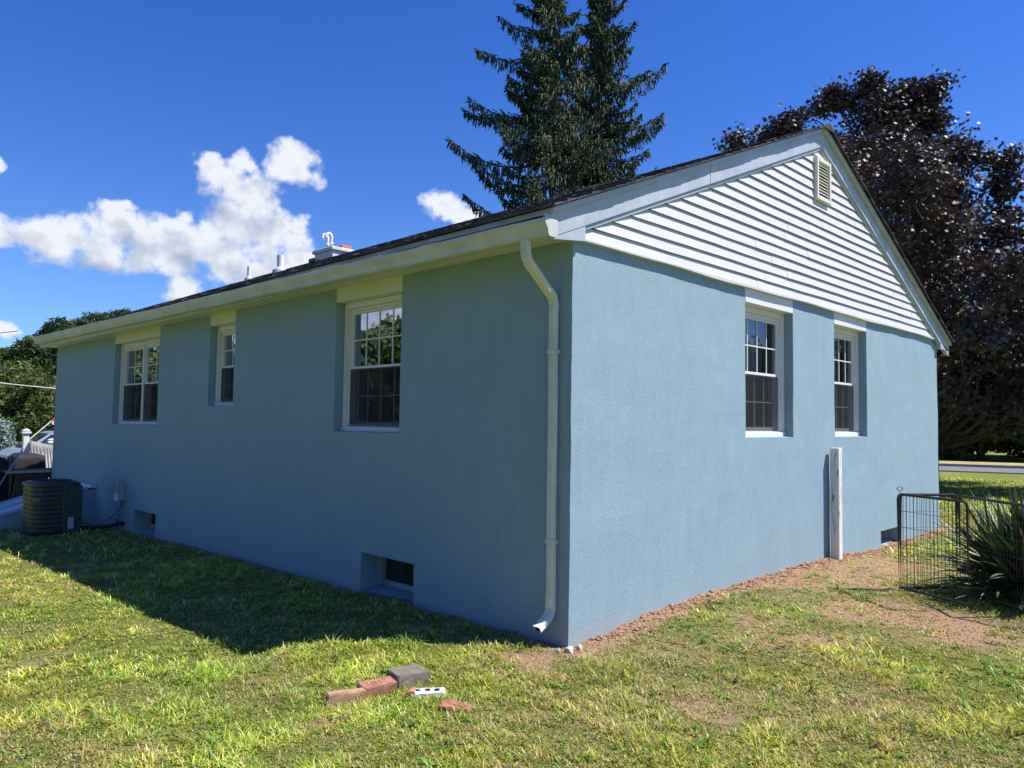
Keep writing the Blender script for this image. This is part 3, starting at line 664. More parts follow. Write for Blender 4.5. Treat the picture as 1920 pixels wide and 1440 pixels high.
ac = thing('air_conditioner', 'dark green louvred air conditioner condenser on the grass beside the house', 'air conditioner', (-.88, 8.99, -.14))
def rrect(x0, x1, y0, y1, r, n=6):
    o = []
    for cx, cy, a0 in ((x1-r, y1-r, 0), (x0+r, y1-r, 90), (x0+r, y0+r, 180), (x1-r, y0+r, 270)):
        for k in range(n+1): t = R(a0+90*k/n); o.append((cx+r*math.cos(t), cy+r*math.sin(t)))
    return o
X0, X1, Y0, Y1 = -1.19, -.57, 8.66, 9.32
b = MB(); b.prism(rrect(X0+.02, X1-.02, Y0+.02, Y1-.02, .12), lambda u, v: (u, v, -.14), lambda u, v: (u, v, .54)); b.build('coil', 'ac_inner', ac)
b = MB()
for k in range(10):
    z = -.09+k*.063; b.prism(rrect(X0, X1, Y0, Y1, .14), lambda u, v: (u, v, z), lambda u, v: (u+.006*(u+1)*.0, v, z+.012)); 
    b.prism(rrect(X0+.010, X1-.010, Y0+.010, Y1-.010, .13), lambda u, v: (u, v, z+.012), lambda u, v: (u, v, z+.050))
b.build('louvre_panel', 'ac_green', ac)
b = MB(); b.prism(rrect(X0-.01, X1+.01, Y0-.01, Y1+.01, .15), lambda u, v: (u, v, .54), lambda u, v: (u, v, .575)); b.prism(rrect(X0+.03, X1-.03, Y0+.03, Y1-.03, .13), lambda u, v: (u, v, .575), lambda u, v: (u, v, .592)); b.build('top_cover', 'ac_green', ac)
b = MB()
for r in (.08, .14, .20, .25): b.tube([(-.88+r*math.cos(t), 8.99+r*math.sin(t), .605+.01*(1-r*4)) for t in np.linspace(0, 2*math.pi, 25)], .005, 5, caps=False)
for k in range(8): t = k*math.pi/8; b.tube([(-.88-.25*math.cos(t), 8.99-.25*math.sin(t), .603), (-.88+.25*math.cos(t), 8.99+.25*math.sin(t), .603)], .005, 5)
b.build('fan_guard', 'ac_green', ac)
b = MB(); b.box(-.81, -.565, Y0-.012, Y0+.1, -.12, .54, .01); b.build('service_panel', 'ac_green', ac)
b = MB(); b.box(-.745, -.67, Y0-.016, Y0-.013, -.06, .10); b.build('data_plate', 'label_grey', ac)
b = MB(); b.box(X0+.03, X0+.11, Y0+.02, Y0+.03, .34, .39); b.build('badge', 'label_red', ac, xf=lambda v: v+Vector((-.02, -.02, 0)))
b = MB(); b.box(X0-.08, X1+.08, Y0-.08, Y1+.08, -.22, -.14, .01); b.build('pad', 'concrete', ac)

el_ = thing('disconnect_box', 'small grey electrical disconnect box mounted on the shaded stucco wall', 'electrical box', (-.05, 8.68, .43))
b = MB(); b.box(-.085, -.006, 8.60, 8.72, .30, .55, .008); b.build('box_body', 'box_grey', el_)
b = MB(); b.box(-.110, -.086, 8.61, 8.73, .41, .56, .006); b.build('lid', 'box_grey', el_)
b = MB(); b.box(-.125, -.087, 8.64, 8.75, .29, .395, .006); b.build('outlet_cover', 'pvc_white', el_)
b = MB(); b.tube(smoothpath([(-.05, 8.63, .30), (-.06, 8.64, .20), (-.16, 8.68, .06), (-.33, 8.66, -.02), (-.45, 8.75, -.03), (-.58, 8.85, .02)], 6), .011, 7)
tag(b.build('power_whip', 'conduit_grey'), 'thin grey flexible conduit drooping from the electrical box to the air conditioner', 'cable')
b = MB(); b.tube(smoothpath([(.01, 8.62, -.045), (-.1, 8.60, -.04), (-.3, 8.68, -.08), (-.60, 8.85, -.08)], 6), .028, 8)
tag(b.build('refrigerant_line', 'cable_black', smooth=True), 'black insulated refrigerant pipe running from the wall to the air conditioner', 'pipe')
for y in (9.0, 8.9):
    b = MB(); b.tube([(-.05, y, -.15), (-.05, y, .0)], .022, 8); b.box(-.085, -.015, y-.03, y+.03, .0, .05, .005)
    tag(b.build('hose_bib', 'box_grey'), 'small grey pipe stub at the foot of the shaded wall, '+('nearer the air conditioner' if y > 8.95 else 'nearer the electrical box'), 'pipe stub', 'pipe stubs at the wall foot')
bk = thing('cellar_bulkhead', 'cellar bulkhead with blue side wall and sloping pale metal doors', 'bulkhead', (-.8, 10.6, -.1))
zs = lambda x: .375+.30*x
for y in (9.95, 11.15): b = MB(); b.prism([(-.005, -.5), (-.005, zs(0)), (-1.75, zs(-1.75)), (-1.75, -.5)], lambda u, v: (u, y, v), lambda u, v: (u, y+.12, v)); b.build('cheek_wall', 'stucco', bk)
for y0, y1 in ((10.02, 10.60), (10.625, 11.2)):
    b = MB(); b.prism([(-.10, zs(-.1)+.012), (-1.8, zs(-1.8)+.012), (-1.8, zs(-1.8)+.045), (-.10, zs(-.1)+.045)], lambda u, v: (u, y0, v), lambda u, v: (u, y1, v))
    for q in (y0, y1-.03): b.prism([(-.12, zs(-.12)+.045), (-1.8, zs(-1.8)+.045), (-1.8, zs(-1.8)+.06), (-.12, zs(-.12)+.06)], lambda u, v: (u, q, v), lambda u, v: (u, q+.03, v))
    b.build('door', 'door_metal', bk)
b = MB(); b.box(-.10, -.008, 9.93, 11.28, zs(0)+.01, zs(0)+.06, .004); b.build('frame', 'peeling_paint', bk)

# wire pet pen
pen = thing('wire_pen', 'black wire pet pen panels standing open beside the gable wall', 'wire pen', (3.3, -1.3, .1))
A = Vector((3.19, -1.07, 0)); B = Vector((2.90, -1.665, 0)); C3 = Vector((3.61, -1.40, 0)); D3 = Vector((3.05, -2.05, 0)); HP = .835
def panel(a, c, zg, seg=True):
    fb = MB(); wb_ = MB(); d = (c-a); L = d.length; r = .035
    def pt(s, z): p = a+d*s; return (p.x, p.y, zg+z)
    path = [pt(0, 0), pt(0, HP-.04), pt(.012, HP-.012), pt(.045, HP), pt(.955, HP), pt(.988, HP-.012), pt(1, HP-.04), pt(1, 0)]
    fb.tube(path, .0125, 8); fb.tube([pt(0, .025), pt(1, .025)], .0115, 8); fb.build('frame', 'black_metal', pen)
    n = int(L/.034)
    for k in range(1, n): wb_.tube([pt(k/n, .025), pt(k/n, HP-.002)], .0019, 5)
    for z in (.13, .27, .41, .55, .69): wb_.tube([pt(0, z), pt(1, z)], .0021, 5)
    wb_.build('wire_mesh', 'black_metal', pen)
panel(A, B, .10); panel(A+Vector((.012, .02, 0)), C3, .095); panel(C3+Vector((.01, -.02, 0)), D3, .09)
panel(D3+Vector((.01, -.02, 0)), D3+Vector((-.1, -.62, 0)), .08)
b = MB(); ap = A+Vector((0, 0, .10+HP)); b.tube([tuple(ap+Vector((0, 0, -.95))), tuple(ap+Vector((0, 0, .03)))]+[tuple(ap+Vector((.018*math.sin(t), -.018*math.sin(t), .048-.018*math.cos(t)))) for t in np.linspace(.2, 6, 10)], .0032, 6); b.build('hinge_pin', 'black_metal', pen)

# yucca
def strip_leaves(base, n, lmin, lmax, wmax, elev, seed, droop=.5, segs=7, spread=.10):
    rg = np.random.default_rng(seed); V = []; F = []; T = []
    for i in range(n):
        az_ = rg.uniform(0, 2*math.pi); e = R(rg.uniform(*elev)); L = rg.uniform(lmin, lmax); w = wmax*rg.uniform(.7, 1)
        o = np.array(base)+np.array([rg.normal(0, spread), rg.normal(0, spread), rg.uniform(0, .12)])
        side = np.array([-math.sin(az_), math.cos(az_), 0]); tw = rg.uniform(-.5, .5); p = o.copy(); i0 = len(V); dr = droop*rg.uniform(.2, 1.4)*(1.2-e/1.6)
        tone = np.array([.035, .065, .028])*rg.uniform(.6, 1.5)
        if rg.random() < .12: tone = np.array([.25, .20, .09])
        for k in range(segs+1):
            t = k/segs; ee = e-dr*t*t*1.5; d = np.array([math.cos(az_)*math.cos(ee), math.sin(az_)*math.cos(ee), math.sin(ee)])
            ww = w*(.55+.9*t)*(1 if t < .5 else max(0, 1-((t-.5)/.5)**1.7))+.0008
            up = np.cross(side, d); sd_ = side*math.cos(tw)+up*math.sin(tw)
            V += [p-sd_*ww/2+up*ww*.18, p-up*ww*.05, p+sd_*ww/2+up*ww*.18]; T += [tone]*3; p = p+d*L/segs
        for k in range(segs):
            a = i0+3*k; F += [(a, a+1, a+4, a+3), (a+1, a+2, a+5, a+4)]
    return np.array(V), F, np.array(T)
V, F, T = strip_leaves((3.78, -1.93, .08), 620, .55, .92, .046, (5, 88), 5)
yu = npmesh('yucca_plant', V, F, 'yucca_leaf', tone=T); tag(yu, 'clump of long dark green sword leaves growing behind the wire pen', 'plant')

# bricks and stones lying on the lawn
def rough_box(name, mat, L, Wd, Hh, loc, rz, label, cat, tilt=(0, 0), chip=.004, parent=None, seed=0, cutx=None, group=None):
    bmm = bmesh.new(); bmesh.ops.create_cube(bmm, size=1); bmesh.ops.scale(bmm, vec=(L, Wd, Hh), verts=bmm.verts)
    bmesh.ops.bevel(bmm, geom=list(bmm.edges), offset=.005, segments=2, affect='EDGES')
    bmesh.ops.triangulate(bmm, faces=bmm.faces); bmesh.ops.subdivide_edges(bmm, edges=[e for e in bmm.edges if e.calc_length() > .02], cuts=3, use_grid_fill=True)
    bmesh.ops.triangulate(bmm, faces=bmm.faces)
    for v in bmm.verts:
        v.co += mnoise.noise_vector(v.co*22+Vector((seed, 0, 0)))*chip+mnoise.noise_vector(v.co*70+Vector((seed, 0, 0)))*chip*.4
        if cutx and v.co.x > cutx: v.co.x = cutx+(v.co.x-cutx)*.35; v.co.z *= .8
    me = bpy.data.meshes.new(name); bmm.to_mesh(me); bmm.free(); me.materials.append(M[mat]); o = bpy.data.objects.new(name, me); COL.objects.link(o)
    o.location = loc; o.rotation_euler = (tilt[0], tilt[1], rz); tag(o, label, cat, group); return o
def gpt(x, y, dz=0): p = at(x, y, 2, 0.0); z = H1(p[0], p[1]); p = at(x, y, 2, z+dz); return p
def seat(a, c, hh):   # box between two measured ground points
    z = (H1(a[0], a[1])+H1(c[0], c[1]))/2; return ((a[0]+c[0])/2, (a[1]+c[1])/2, z+hh), math.atan2(c[1]-a[1], c[0]-a[0])
a, c = gpt(616, 1326, .01), gpt(680, 1318, .01); l, rz = seat(a, c, .045)
rough_box('brick', 'brick_tan', .205, .062, .095, (l[0]+.02, l[1]+.03, l[2]-.022), rz, 'tan brick lying on its edge, end to end with the redder brick', 'brick', seed=1)
a, c = gpt(672, 1312, .01), gpt(735, 1298, .01); l, rz = seat(a, c, .045)
rough_box('brick', 'brick_red', .205, .098, .062, (l[0]+.045, l[1]+.05, l[2]-.012), rz, 'red brick with worn stamped lettering in its top, behind the tan one', 'brick', seed=2, tilt=(.10, 0))
rb_ = bpy.data.objects[-1] if 0 else None
br_ = next(o for o in COL.objects if o.get('label', '').startswith('red brick'))
lb_ = MB()
for q, st in enumerate([((0, 0), (1, 1)), ((0, 1), (1, 1)), ((0, 0), (1, 0)), ((2, 0), (2, 1)), ((3, 0), (3, 1)), ((3, 1), (3.8, .7)), ((4.8, 0), (4.8, 1)), ((4.8, .5), (5.6, .9)), ((6.4, 1), (6.9, .4)), ((7.4, 1), (6.7, 0))]):
    (u0, v0), (u1, v1) = st; f = lambda u, v: Vector((-.062+u*.0165, -.016+v*.034, 0)); a_, c_ = f(u0, v0), f(u1, v1); n_ = (c_-a_).normalized().cross(Vector((0, 0, 1)))*.0022
    lb_.add([tuple(p+Vector((0, 0, z))) for z in (.028, .0345) for p in (a_-n_, c_-n_, c_+n_, a_+n_)], [(4, 5, 6, 7), (0, 1, 5, 4), (1, 2, 6, 5), (2, 3, 7, 6), (3, 0, 4, 7)])
lo_ = lb_.build('stamped_lettering', 'brick_tan'); lo_.parent = br_
a, c = gpt(735, 1282, .01), gpt(798, 1278, .01); l, rz = seat(a, c, .04)
rough_box('concrete_block', 'concrete', .20, .185, .095, (l[0]+.03, l[1]+.05, l[2]-.022), rz+.30, 'weathered grey concrete paver block, largest of the loose pieces', 'concrete block', seed=3, chip=.007)
a, c = gpt(772, 1302, .01), gpt(832, 1302, .01); l, rz = seat(a, c, -.006)
pb = thing('painted_brick', 'brick with white paint and three dark core holes lying flat in grass', 'brick', l)
bmm_o = rough_box('brick_body', 'brick_painted', .19, .075, .055, (0, 0, .012), rz, 'x', 'x', seed=4, chip=.006); del bmm_o['label']; del bmm_o['category']; bmm_o.parent = pb
for i, u in enumerate((-.052, 0, .052)):
    hb = MB(); n = 12; rr_ = .017
    hb.add([(rr_*math.cos(6.2832*k/n)*(1+.1*math.sin(k*2)), rr_*math.sin(6.2832*k/n), .0435) for k in range(n)], [tuple(range(n))])
    o = hb.build('core_hole', 'dark_void', None, xf=lambda v: v+Vector((u*math.cos(rz), u*math.sin(rz), 0))); o.parent = pb
bo = rough_box('bare_end', 'brick_bare', .045, .078, .058, (-.088*math.cos(rz), -.088*math.sin(rz), .012), rz, 'x', 'x', seed=9, chip=.006); del bo['label']; del bo['category']; bo.parent = pb
a, c = gpt(832, 1326, .01), gpt(880, 1330, .01); l, rz = seat(a, c, .01)
rough_box('broken_brick', 'brick_red', .17, .085, .05, (l[0], l[1], l[2]-.008), rz+.1, 'broken flat red brick piece sunk low in the grass, the nearest piece', 'brick', seed=6, chip=.014, tilt=(.1, .12))


# soil clods along the wall foot
rg = np.random.default_rng(3); ico = bmesh.new(); bmesh.ops.create_icosphere(ico, subdivisions=1, radius=1); iv = np.array([v.co[:] for v in ico.verts]); iF = np.array([[v.index for v in f.verts] for f in ico.faces]); ico.free()
V = []; F = []; no = 0
for i in range(3600):
    if i < 2600: x = rg.uniform(-.05, 7.9); y = -abs(rg.normal(0, .10))-.012; r = rg.uniform(.002, .010)*(2.2 if rg.random() < .10 else 1)
    elif i < 2900: x = -abs(rg.normal(0, .06))-.01; y = rg.uniform(0, 12); r = rg.uniform(.004, .012)
    else:
        p = PW[rg.integers(0, 6)]; x = p[0]+rg.normal(0, .4); y = p[1]+rg.normal(0, .3); r = rg.uniform(.003, .009)
        if y > 0: continue
    z = H1(x, y) if 0 else None; V.append((iv*(1+rg.uniform(-.45, .45, (len(iv), 1)))*np.array([r, r*rg.uniform(.7, 1.2), r*.7]), x, y)); 
xs = np.array([q[1] for q in V]); ys = np.array([q[2] for q in V]); zz = height(xs, ys)
Vv = np.concatenate([q[0]+np.array([q[1], q[2], z+.003]) for q, z in zip(V, zz)]); Fv = np.concatenate([iF+i*len(iv) for i in range(len(V))])
cl = npmesh('soil_clods', Vv, Fv, 'clod'); cl['kind'] = 'stuff'; cl['label'] = 'loose reddish soil clods along the foot of the walls'; cl['category'] = 'soil'
for i, (x, y, s) in enumerate(((-.07, -.06, .035), (.02, -.075, .028), (-.13, -.02, .022))):
    b = MB(); b.add([tuple(q*s*(1+.25*math.sin(7*q[0]+5*q[2]+i))+np.array([x, y, H1(x, y)+.012])) for q in iv], [tuple(map(int, f)) for f in iF])
    o = tag(b.build('stone_chip', 'mortar'), ['largest pale mortar chip at the house corner foot', 'pale chip on the soil at the sunlit side of the corner foot', 'smallest pale chip on the shaded side of the corner foot'][i], 'stone')

# ------------------------------------------------------------------ grass
def grass(name, xs, ys, length, width, tonefn, seed, bend=(.3, 1.4), blades=(5, 9), label=''):
    rg = np.random.default_rng(seed); n = len(xs); nb = rg.integers(blades[0], blades[1]+1, n); idx = np.repeat(np.arange(n), nb); m = len(idx)
    cv = cover(xs, ys)[idx]
    x = xs[idx]+rg.normal(0, .012, m); y = ys[idx]+rg.normal(0, .012, m); z = height(x, y)-.004
    azm = rg.uniform(0, 2*np.pi, m); L = length[idx]*rg.uniform(.5, 1.15, m)*(.55+.45*cv)*(.55+1.05*sstep(.25, .75, fbm(x*3.6, y*3.6, 130))); wd = width[idx]*rg.uniform(.5, 1.35, m)
    th0 = np.radians(rg.uniform(12, 74, m)); bd = rg.uniform(bend[0], bend[1], m); K = 4
    side = np.stack([-np.sin(azm), np.cos(azm), np.zeros(m)], 1); P = np.stack([x, y, z], 1); V = np.zeros((m, 2*K+1, 3)); tc = np.zeros((m, 2*K+1, 3))
    tone = tonefn(rg, xs[idx], ys[idx], cv, idx, n)
    prof = [.75, 1.0, .85, .55]
    for k in range(K+1):
        t = k/K; th = th0-bd*t*1.1; d = np.stack([np.cos(azm)*np.cos(th), np.sin(azm)*np.cos(th), np.sin(th)], 1)
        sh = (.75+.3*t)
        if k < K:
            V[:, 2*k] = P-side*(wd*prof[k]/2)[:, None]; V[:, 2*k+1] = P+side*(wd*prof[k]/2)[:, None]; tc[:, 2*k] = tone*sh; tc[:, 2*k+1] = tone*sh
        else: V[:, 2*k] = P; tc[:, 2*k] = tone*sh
        P = P+d*(L/K)[:, None]; P[:, 2] = np.maximum(P[:, 2], z+.006+.012*(th0 % .1)*10*t)
    base = np.arange(m)[:, None]*(2*K+1); q = np.array([(2*k, 2*k+1, 2*k+3, 2*k+2) for k in range(K-1)]+[(2*K-2, 2*K-1, 2*K, 2*K)])
    Q = (base[:, :, None]+q[None]).reshape(-1, 4)
    tri = Q[:, 2] == Q[:, 3]
    V = V.reshape(-1, 3); tc = tc.reshape(-1, 3)
    T3 = np.concatenate([Q[~tri][:, [0, 1, 2]], Q[~tri][:, [0, 2, 3]], Q[tri][:, :3]])
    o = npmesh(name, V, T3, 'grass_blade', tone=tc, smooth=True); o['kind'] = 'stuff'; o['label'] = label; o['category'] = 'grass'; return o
GR = np.array([[.235, .305, .026], [.31, .365, .042], [.40, .43, .075], [.15, .225, .03], [.52, .51, .16]]); ST = np.array([[.55, .42, .20], [.66, .54, .30], [.42, .31, .15]])
def tone1(rg, x, y, cv, idx, n):
    patch = fbm(x*1.6, y*1.6, 90); pt = rg.integers(0, 5, n)[idx]; g = GR[pt]*(rg.uniform(.75, 1.25, n)[idx])[:, None]*rg.uniform(.85, 1.2, len(x))[:, None]
    g = g*(.84+.75*patch)[:, None]*(.70+.6*sstep(.25, .75, fbm(x*3.6, y*3.6, 130)))[:, None]; g[:, 0] *= (.75+.55*fbm(x*.9, y*.9, 95)); g[:, 2] += .05*sstep(.8, .3, np.abs(y+.5))*(x > 0)
    dry = rg.random(len(x)) < (.13+.62*(1-cv)+.32*(patch < .43)); s = ST[rg.integers(0, 3, len(x))]*rg.uniform(.7, 1.15, len(x))[:, None]; g[dry] = s[dry]; return g
def scatter(n, d0, d1, a0, a1, seed, dens=True, xlimit=True, floor_=.05, pw=1.0):
    rg = np.random.default_rng(seed); d = np.sqrt(rg.uniform(d0**2, d1**2, n)); t = np.radians(rg.uniform(a0, a1, n)); x = CP[0]+d*np.sin(t); y = CP[1]+d*np.cos(t)
    keep = ~((x > -.03) & (x < 8.12) & (y > -.025) & (y < 12.6))
    keep &= ~((x > -1.75) & (x < 0) & (y > 9.93) & (y < 11.3)); keep &= ~((np.abs(x+.88) < .33) & (np.abs(y-8.99) < .36))
    cv = cover(x, y); keep &= rg.random(n) < np.clip(.08+cv*1.1, 0, 1)*(.38+.75*sstep(.3, .65, fbm(x*5.5, y*5.5, 140)))
    return x[keep], y[keep]
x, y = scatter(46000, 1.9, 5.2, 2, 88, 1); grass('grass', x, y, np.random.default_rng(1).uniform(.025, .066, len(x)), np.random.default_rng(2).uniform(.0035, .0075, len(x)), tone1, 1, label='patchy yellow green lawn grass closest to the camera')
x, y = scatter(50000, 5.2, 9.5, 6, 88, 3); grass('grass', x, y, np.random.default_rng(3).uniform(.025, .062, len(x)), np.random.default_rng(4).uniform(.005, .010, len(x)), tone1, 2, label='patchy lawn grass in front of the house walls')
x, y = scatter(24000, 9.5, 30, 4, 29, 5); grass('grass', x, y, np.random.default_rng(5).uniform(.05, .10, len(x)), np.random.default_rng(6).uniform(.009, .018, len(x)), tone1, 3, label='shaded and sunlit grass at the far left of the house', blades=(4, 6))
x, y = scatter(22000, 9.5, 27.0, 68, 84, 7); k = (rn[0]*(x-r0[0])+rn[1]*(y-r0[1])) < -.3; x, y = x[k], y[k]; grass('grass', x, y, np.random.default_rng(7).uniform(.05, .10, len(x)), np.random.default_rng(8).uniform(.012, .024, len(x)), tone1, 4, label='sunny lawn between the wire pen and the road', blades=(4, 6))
# taller wisps
x, y = scatter(420, 2.2, 9, 4, 86, 9); grass('grass', x, y, np.random.default_rng(9).uniform(.10, .17, len(x)), np.random.default_rng(10).uniform(.003, .008, len(x)), tone1, 5, bend=(.2, 1.2), blades=(2, 5), label='scattered taller grass wisps standing above the lawn')
# broad-leaved weeds
x, y = scatter(5200, 1.9, 8.5, 2, 88, 12)
def tone2(rg, x, y, cv, idx, n): return np.array([.155, .275, .038])*rg.uniform(.5, 1.6, (n, 1))[idx]
grass('weeds', x, y, np.random.default_rng(13).uniform(.045, .095, len(x)), np.random.default_rng(14).uniform(.007, .014, len(x)), tone2, 6, bend=(.6, 1.7), blades=(5, 9), label='low broad leaved weeds among the lawn grass')
# dry straw lying on bare soil
x, y = scatter(90000, 3.0, 11, 20, 86, 15); cvv = cover(x, y); k = (cvv < .75) & (np.random.default_rng(15).random(len(x)) < .95); x, y = x[k], y[k]
def tone3(rg, x, y, cv, idx, n): return ST[rg.integers(0, 3, len(x))]*rg.uniform(.6, 1.1, (len(x), 1))
grass('straw', x, y, np.full(len(x), .07), np.full(len(x), .0035), tone3, 7, bend=(1.2, 2.2), blades=(1, 3), label='dead dry straw lying over the bare soil patches')

# ------------------------------------------------------------------ trees
def leaf_shape(kind):
    if kind == 'maple':
        a = [(0, -.15), (.28, -.30), (.22, -.05), (.55, .05), (.30, .22), (.38, .55), (.13, .42), (0, .78), (-.13, .42), (-.38, .55), (-.30, .22), (-.55, .05), (-.22, -.05), (-.28, -.30)]
        P = np.array([(u, v, .10*abs(u)*2-.12*v*v) for u, v in a]); c = np.array([[0, .12, 0]]); P = np.concatenate([P, c]); n = len(a)
        return P, np.array([(i, (i+1) % n, n) for i in range(n)])
    if kind == 'clump':   # three leaflets
        P = []; F = []
        for k in range(3):
            t = k*2.1; c, s = math.cos(t), math.sin(t); o = len(P)
            for u, v, w in ((0, 0, 0), (.28, .35, .1), (0, .9, -.05), (-.28, .35, .1)): P.append((u*c-v*s, u*s+v*c, w))
            F += [(o, o+1, o+2), (o, o+2, o+3)]
        return np.array(P), np.array(F)
    P = np.array([(0, -.5, 0), (.33, 0, .08), (0, .55, -.05), (-.33, 0, .08)]); return P, np.array([(0, 1, 2), (0, 2, 3)])
def leaves(name, pos, size, nrm_bias, tone, kind, mat, parent, seed):
    rg = np.random.default_rng(seed); n = len(pos); P, F = leaf_shape(kind)
    N = rg.normal(0, 1, (n, 3))*.75+nrm_bias; N /= np.linalg.norm(N, axis=1)[:, None]; t = np.cross(N, rg.normal(0, 1, (n, 3))); t /= np.linalg.norm(t, axis=1)[:, None]; s = np.cross(N, t)
    V = pos[:, None, :]+size[:, None, None]*(P[None, :, 0, None]*s[:, None, :]+P[None, :, 1, None]*t[:, None, :]+P[None, :, 2, None]*N[:, None, :])
    Fc = (F[None]+np.arange(n)[:, None, None]*len(P)).reshape(-1, 3)
    return npmesh(name, V.reshape(-1, 3), Fc, mat, parent, tone=np.repeat(tone, len(P), 0))
def limb(b, p0, p1, r0_, r1, n=6, wob=.12, rg=None, segs=6):
    p0 = np.array(p0, float); p1 = np.array(p1, float); L = np.linalg.norm(p1-p0); pts = [p0+(p1-p0)*k/segs+(rg.normal(0, wob*L/segs, 3) if 0 < k < segs else 0) for k in range(segs+1)]
    b.tube([tuple(q) for q in pts], 1.0, n, scales=[r0_+(r1-r0_)*k/segs for k in range(segs+1)]); return pts
def broadleaf(name, label, cx, cy, z0, h, rad, n, seed, cols, leaf=.28, crown0=.18, kind='clump', mat='broad_leaf', lobes=26, group=None, cat='tree'):
    rg = np.random.default_rng(seed); root = thing(name, label, cat, (cx, cy, z0), group)
    b = MB(); tr_ = limb(b, (cx, cy, z0-.3), (cx+rg.normal(0, .03)*h, cy+rg.normal(0, .03)*h, z0+h*.82), h*.028+.05, .03, 8, .1, rg)
    cz = z0+h*(crown0+(1-crown0)/2); hz = h*(1-crown0)/2; C = []; 
    for i in range(lobes):
        t = rg.uniform(0, 2*np.pi); v = rg.uniform(-1, 1); q = math.sqrt(1-v*v)*rg.uniform(.45, .85); C.append((cx+rad*q*math.cos(t), cy+rad*q*math.sin(t), cz+hz*v*.80, rad*rg.uniform(.26, .45)))
    C += [(cx, cy, cz, rad*.55), (cx, cy, cz+hz*.5, rad*.4), (cx, cy, cz-hz*.4, rad*.5)]
    for q in C[::2]: limb(b, tr_[rg.integers(2, 6)], q[:3], h*.008+.02, .012, 5, .15, rg, 5)
    b.build('trunk', 'bark', root)
    C = np.array(C); pk = rg.choice(len(C), n, p=(C[:, 3]**2)/(C[:, 3]**2).sum()); u = rg.normal(0, 1, (n, 3)); u /= np.linalg.norm(u, axis=1)[:, None]; rr_ = rg.uniform(.55, 1.06, n)**.6
    bump_ = 1+.28*np.sin(u[:, 0]*6+pk)*np.sin(u[:, 1]*5+pk*2)*np.sin(u[:, 2]*6)
    pos = C[pk, :3]+u*(C[pk, 3]*rr_*bump_)[:, None]*np.array([1, 1, .8]); pos[:, 2] = np.maximum(pos[:, 2], z0+.1)
    tone = np.array(cols)[rg.integers(0, len(cols), n)]*rg.uniform(.7, 1.3, (n, 1))*rg.uniform(.8, 1.2, (len(C), 1))[pk]
    leaves('crown', pos, leaf*rg.uniform(.6, 1.3, n), u*.9+np.array([0, 0, .35]), tone, kind, mat, root, seed+1); return root
def polar(az_, d): return CP[0]+d*math.sin(R(az_)), CP[1]+d*math.cos(R(az_))

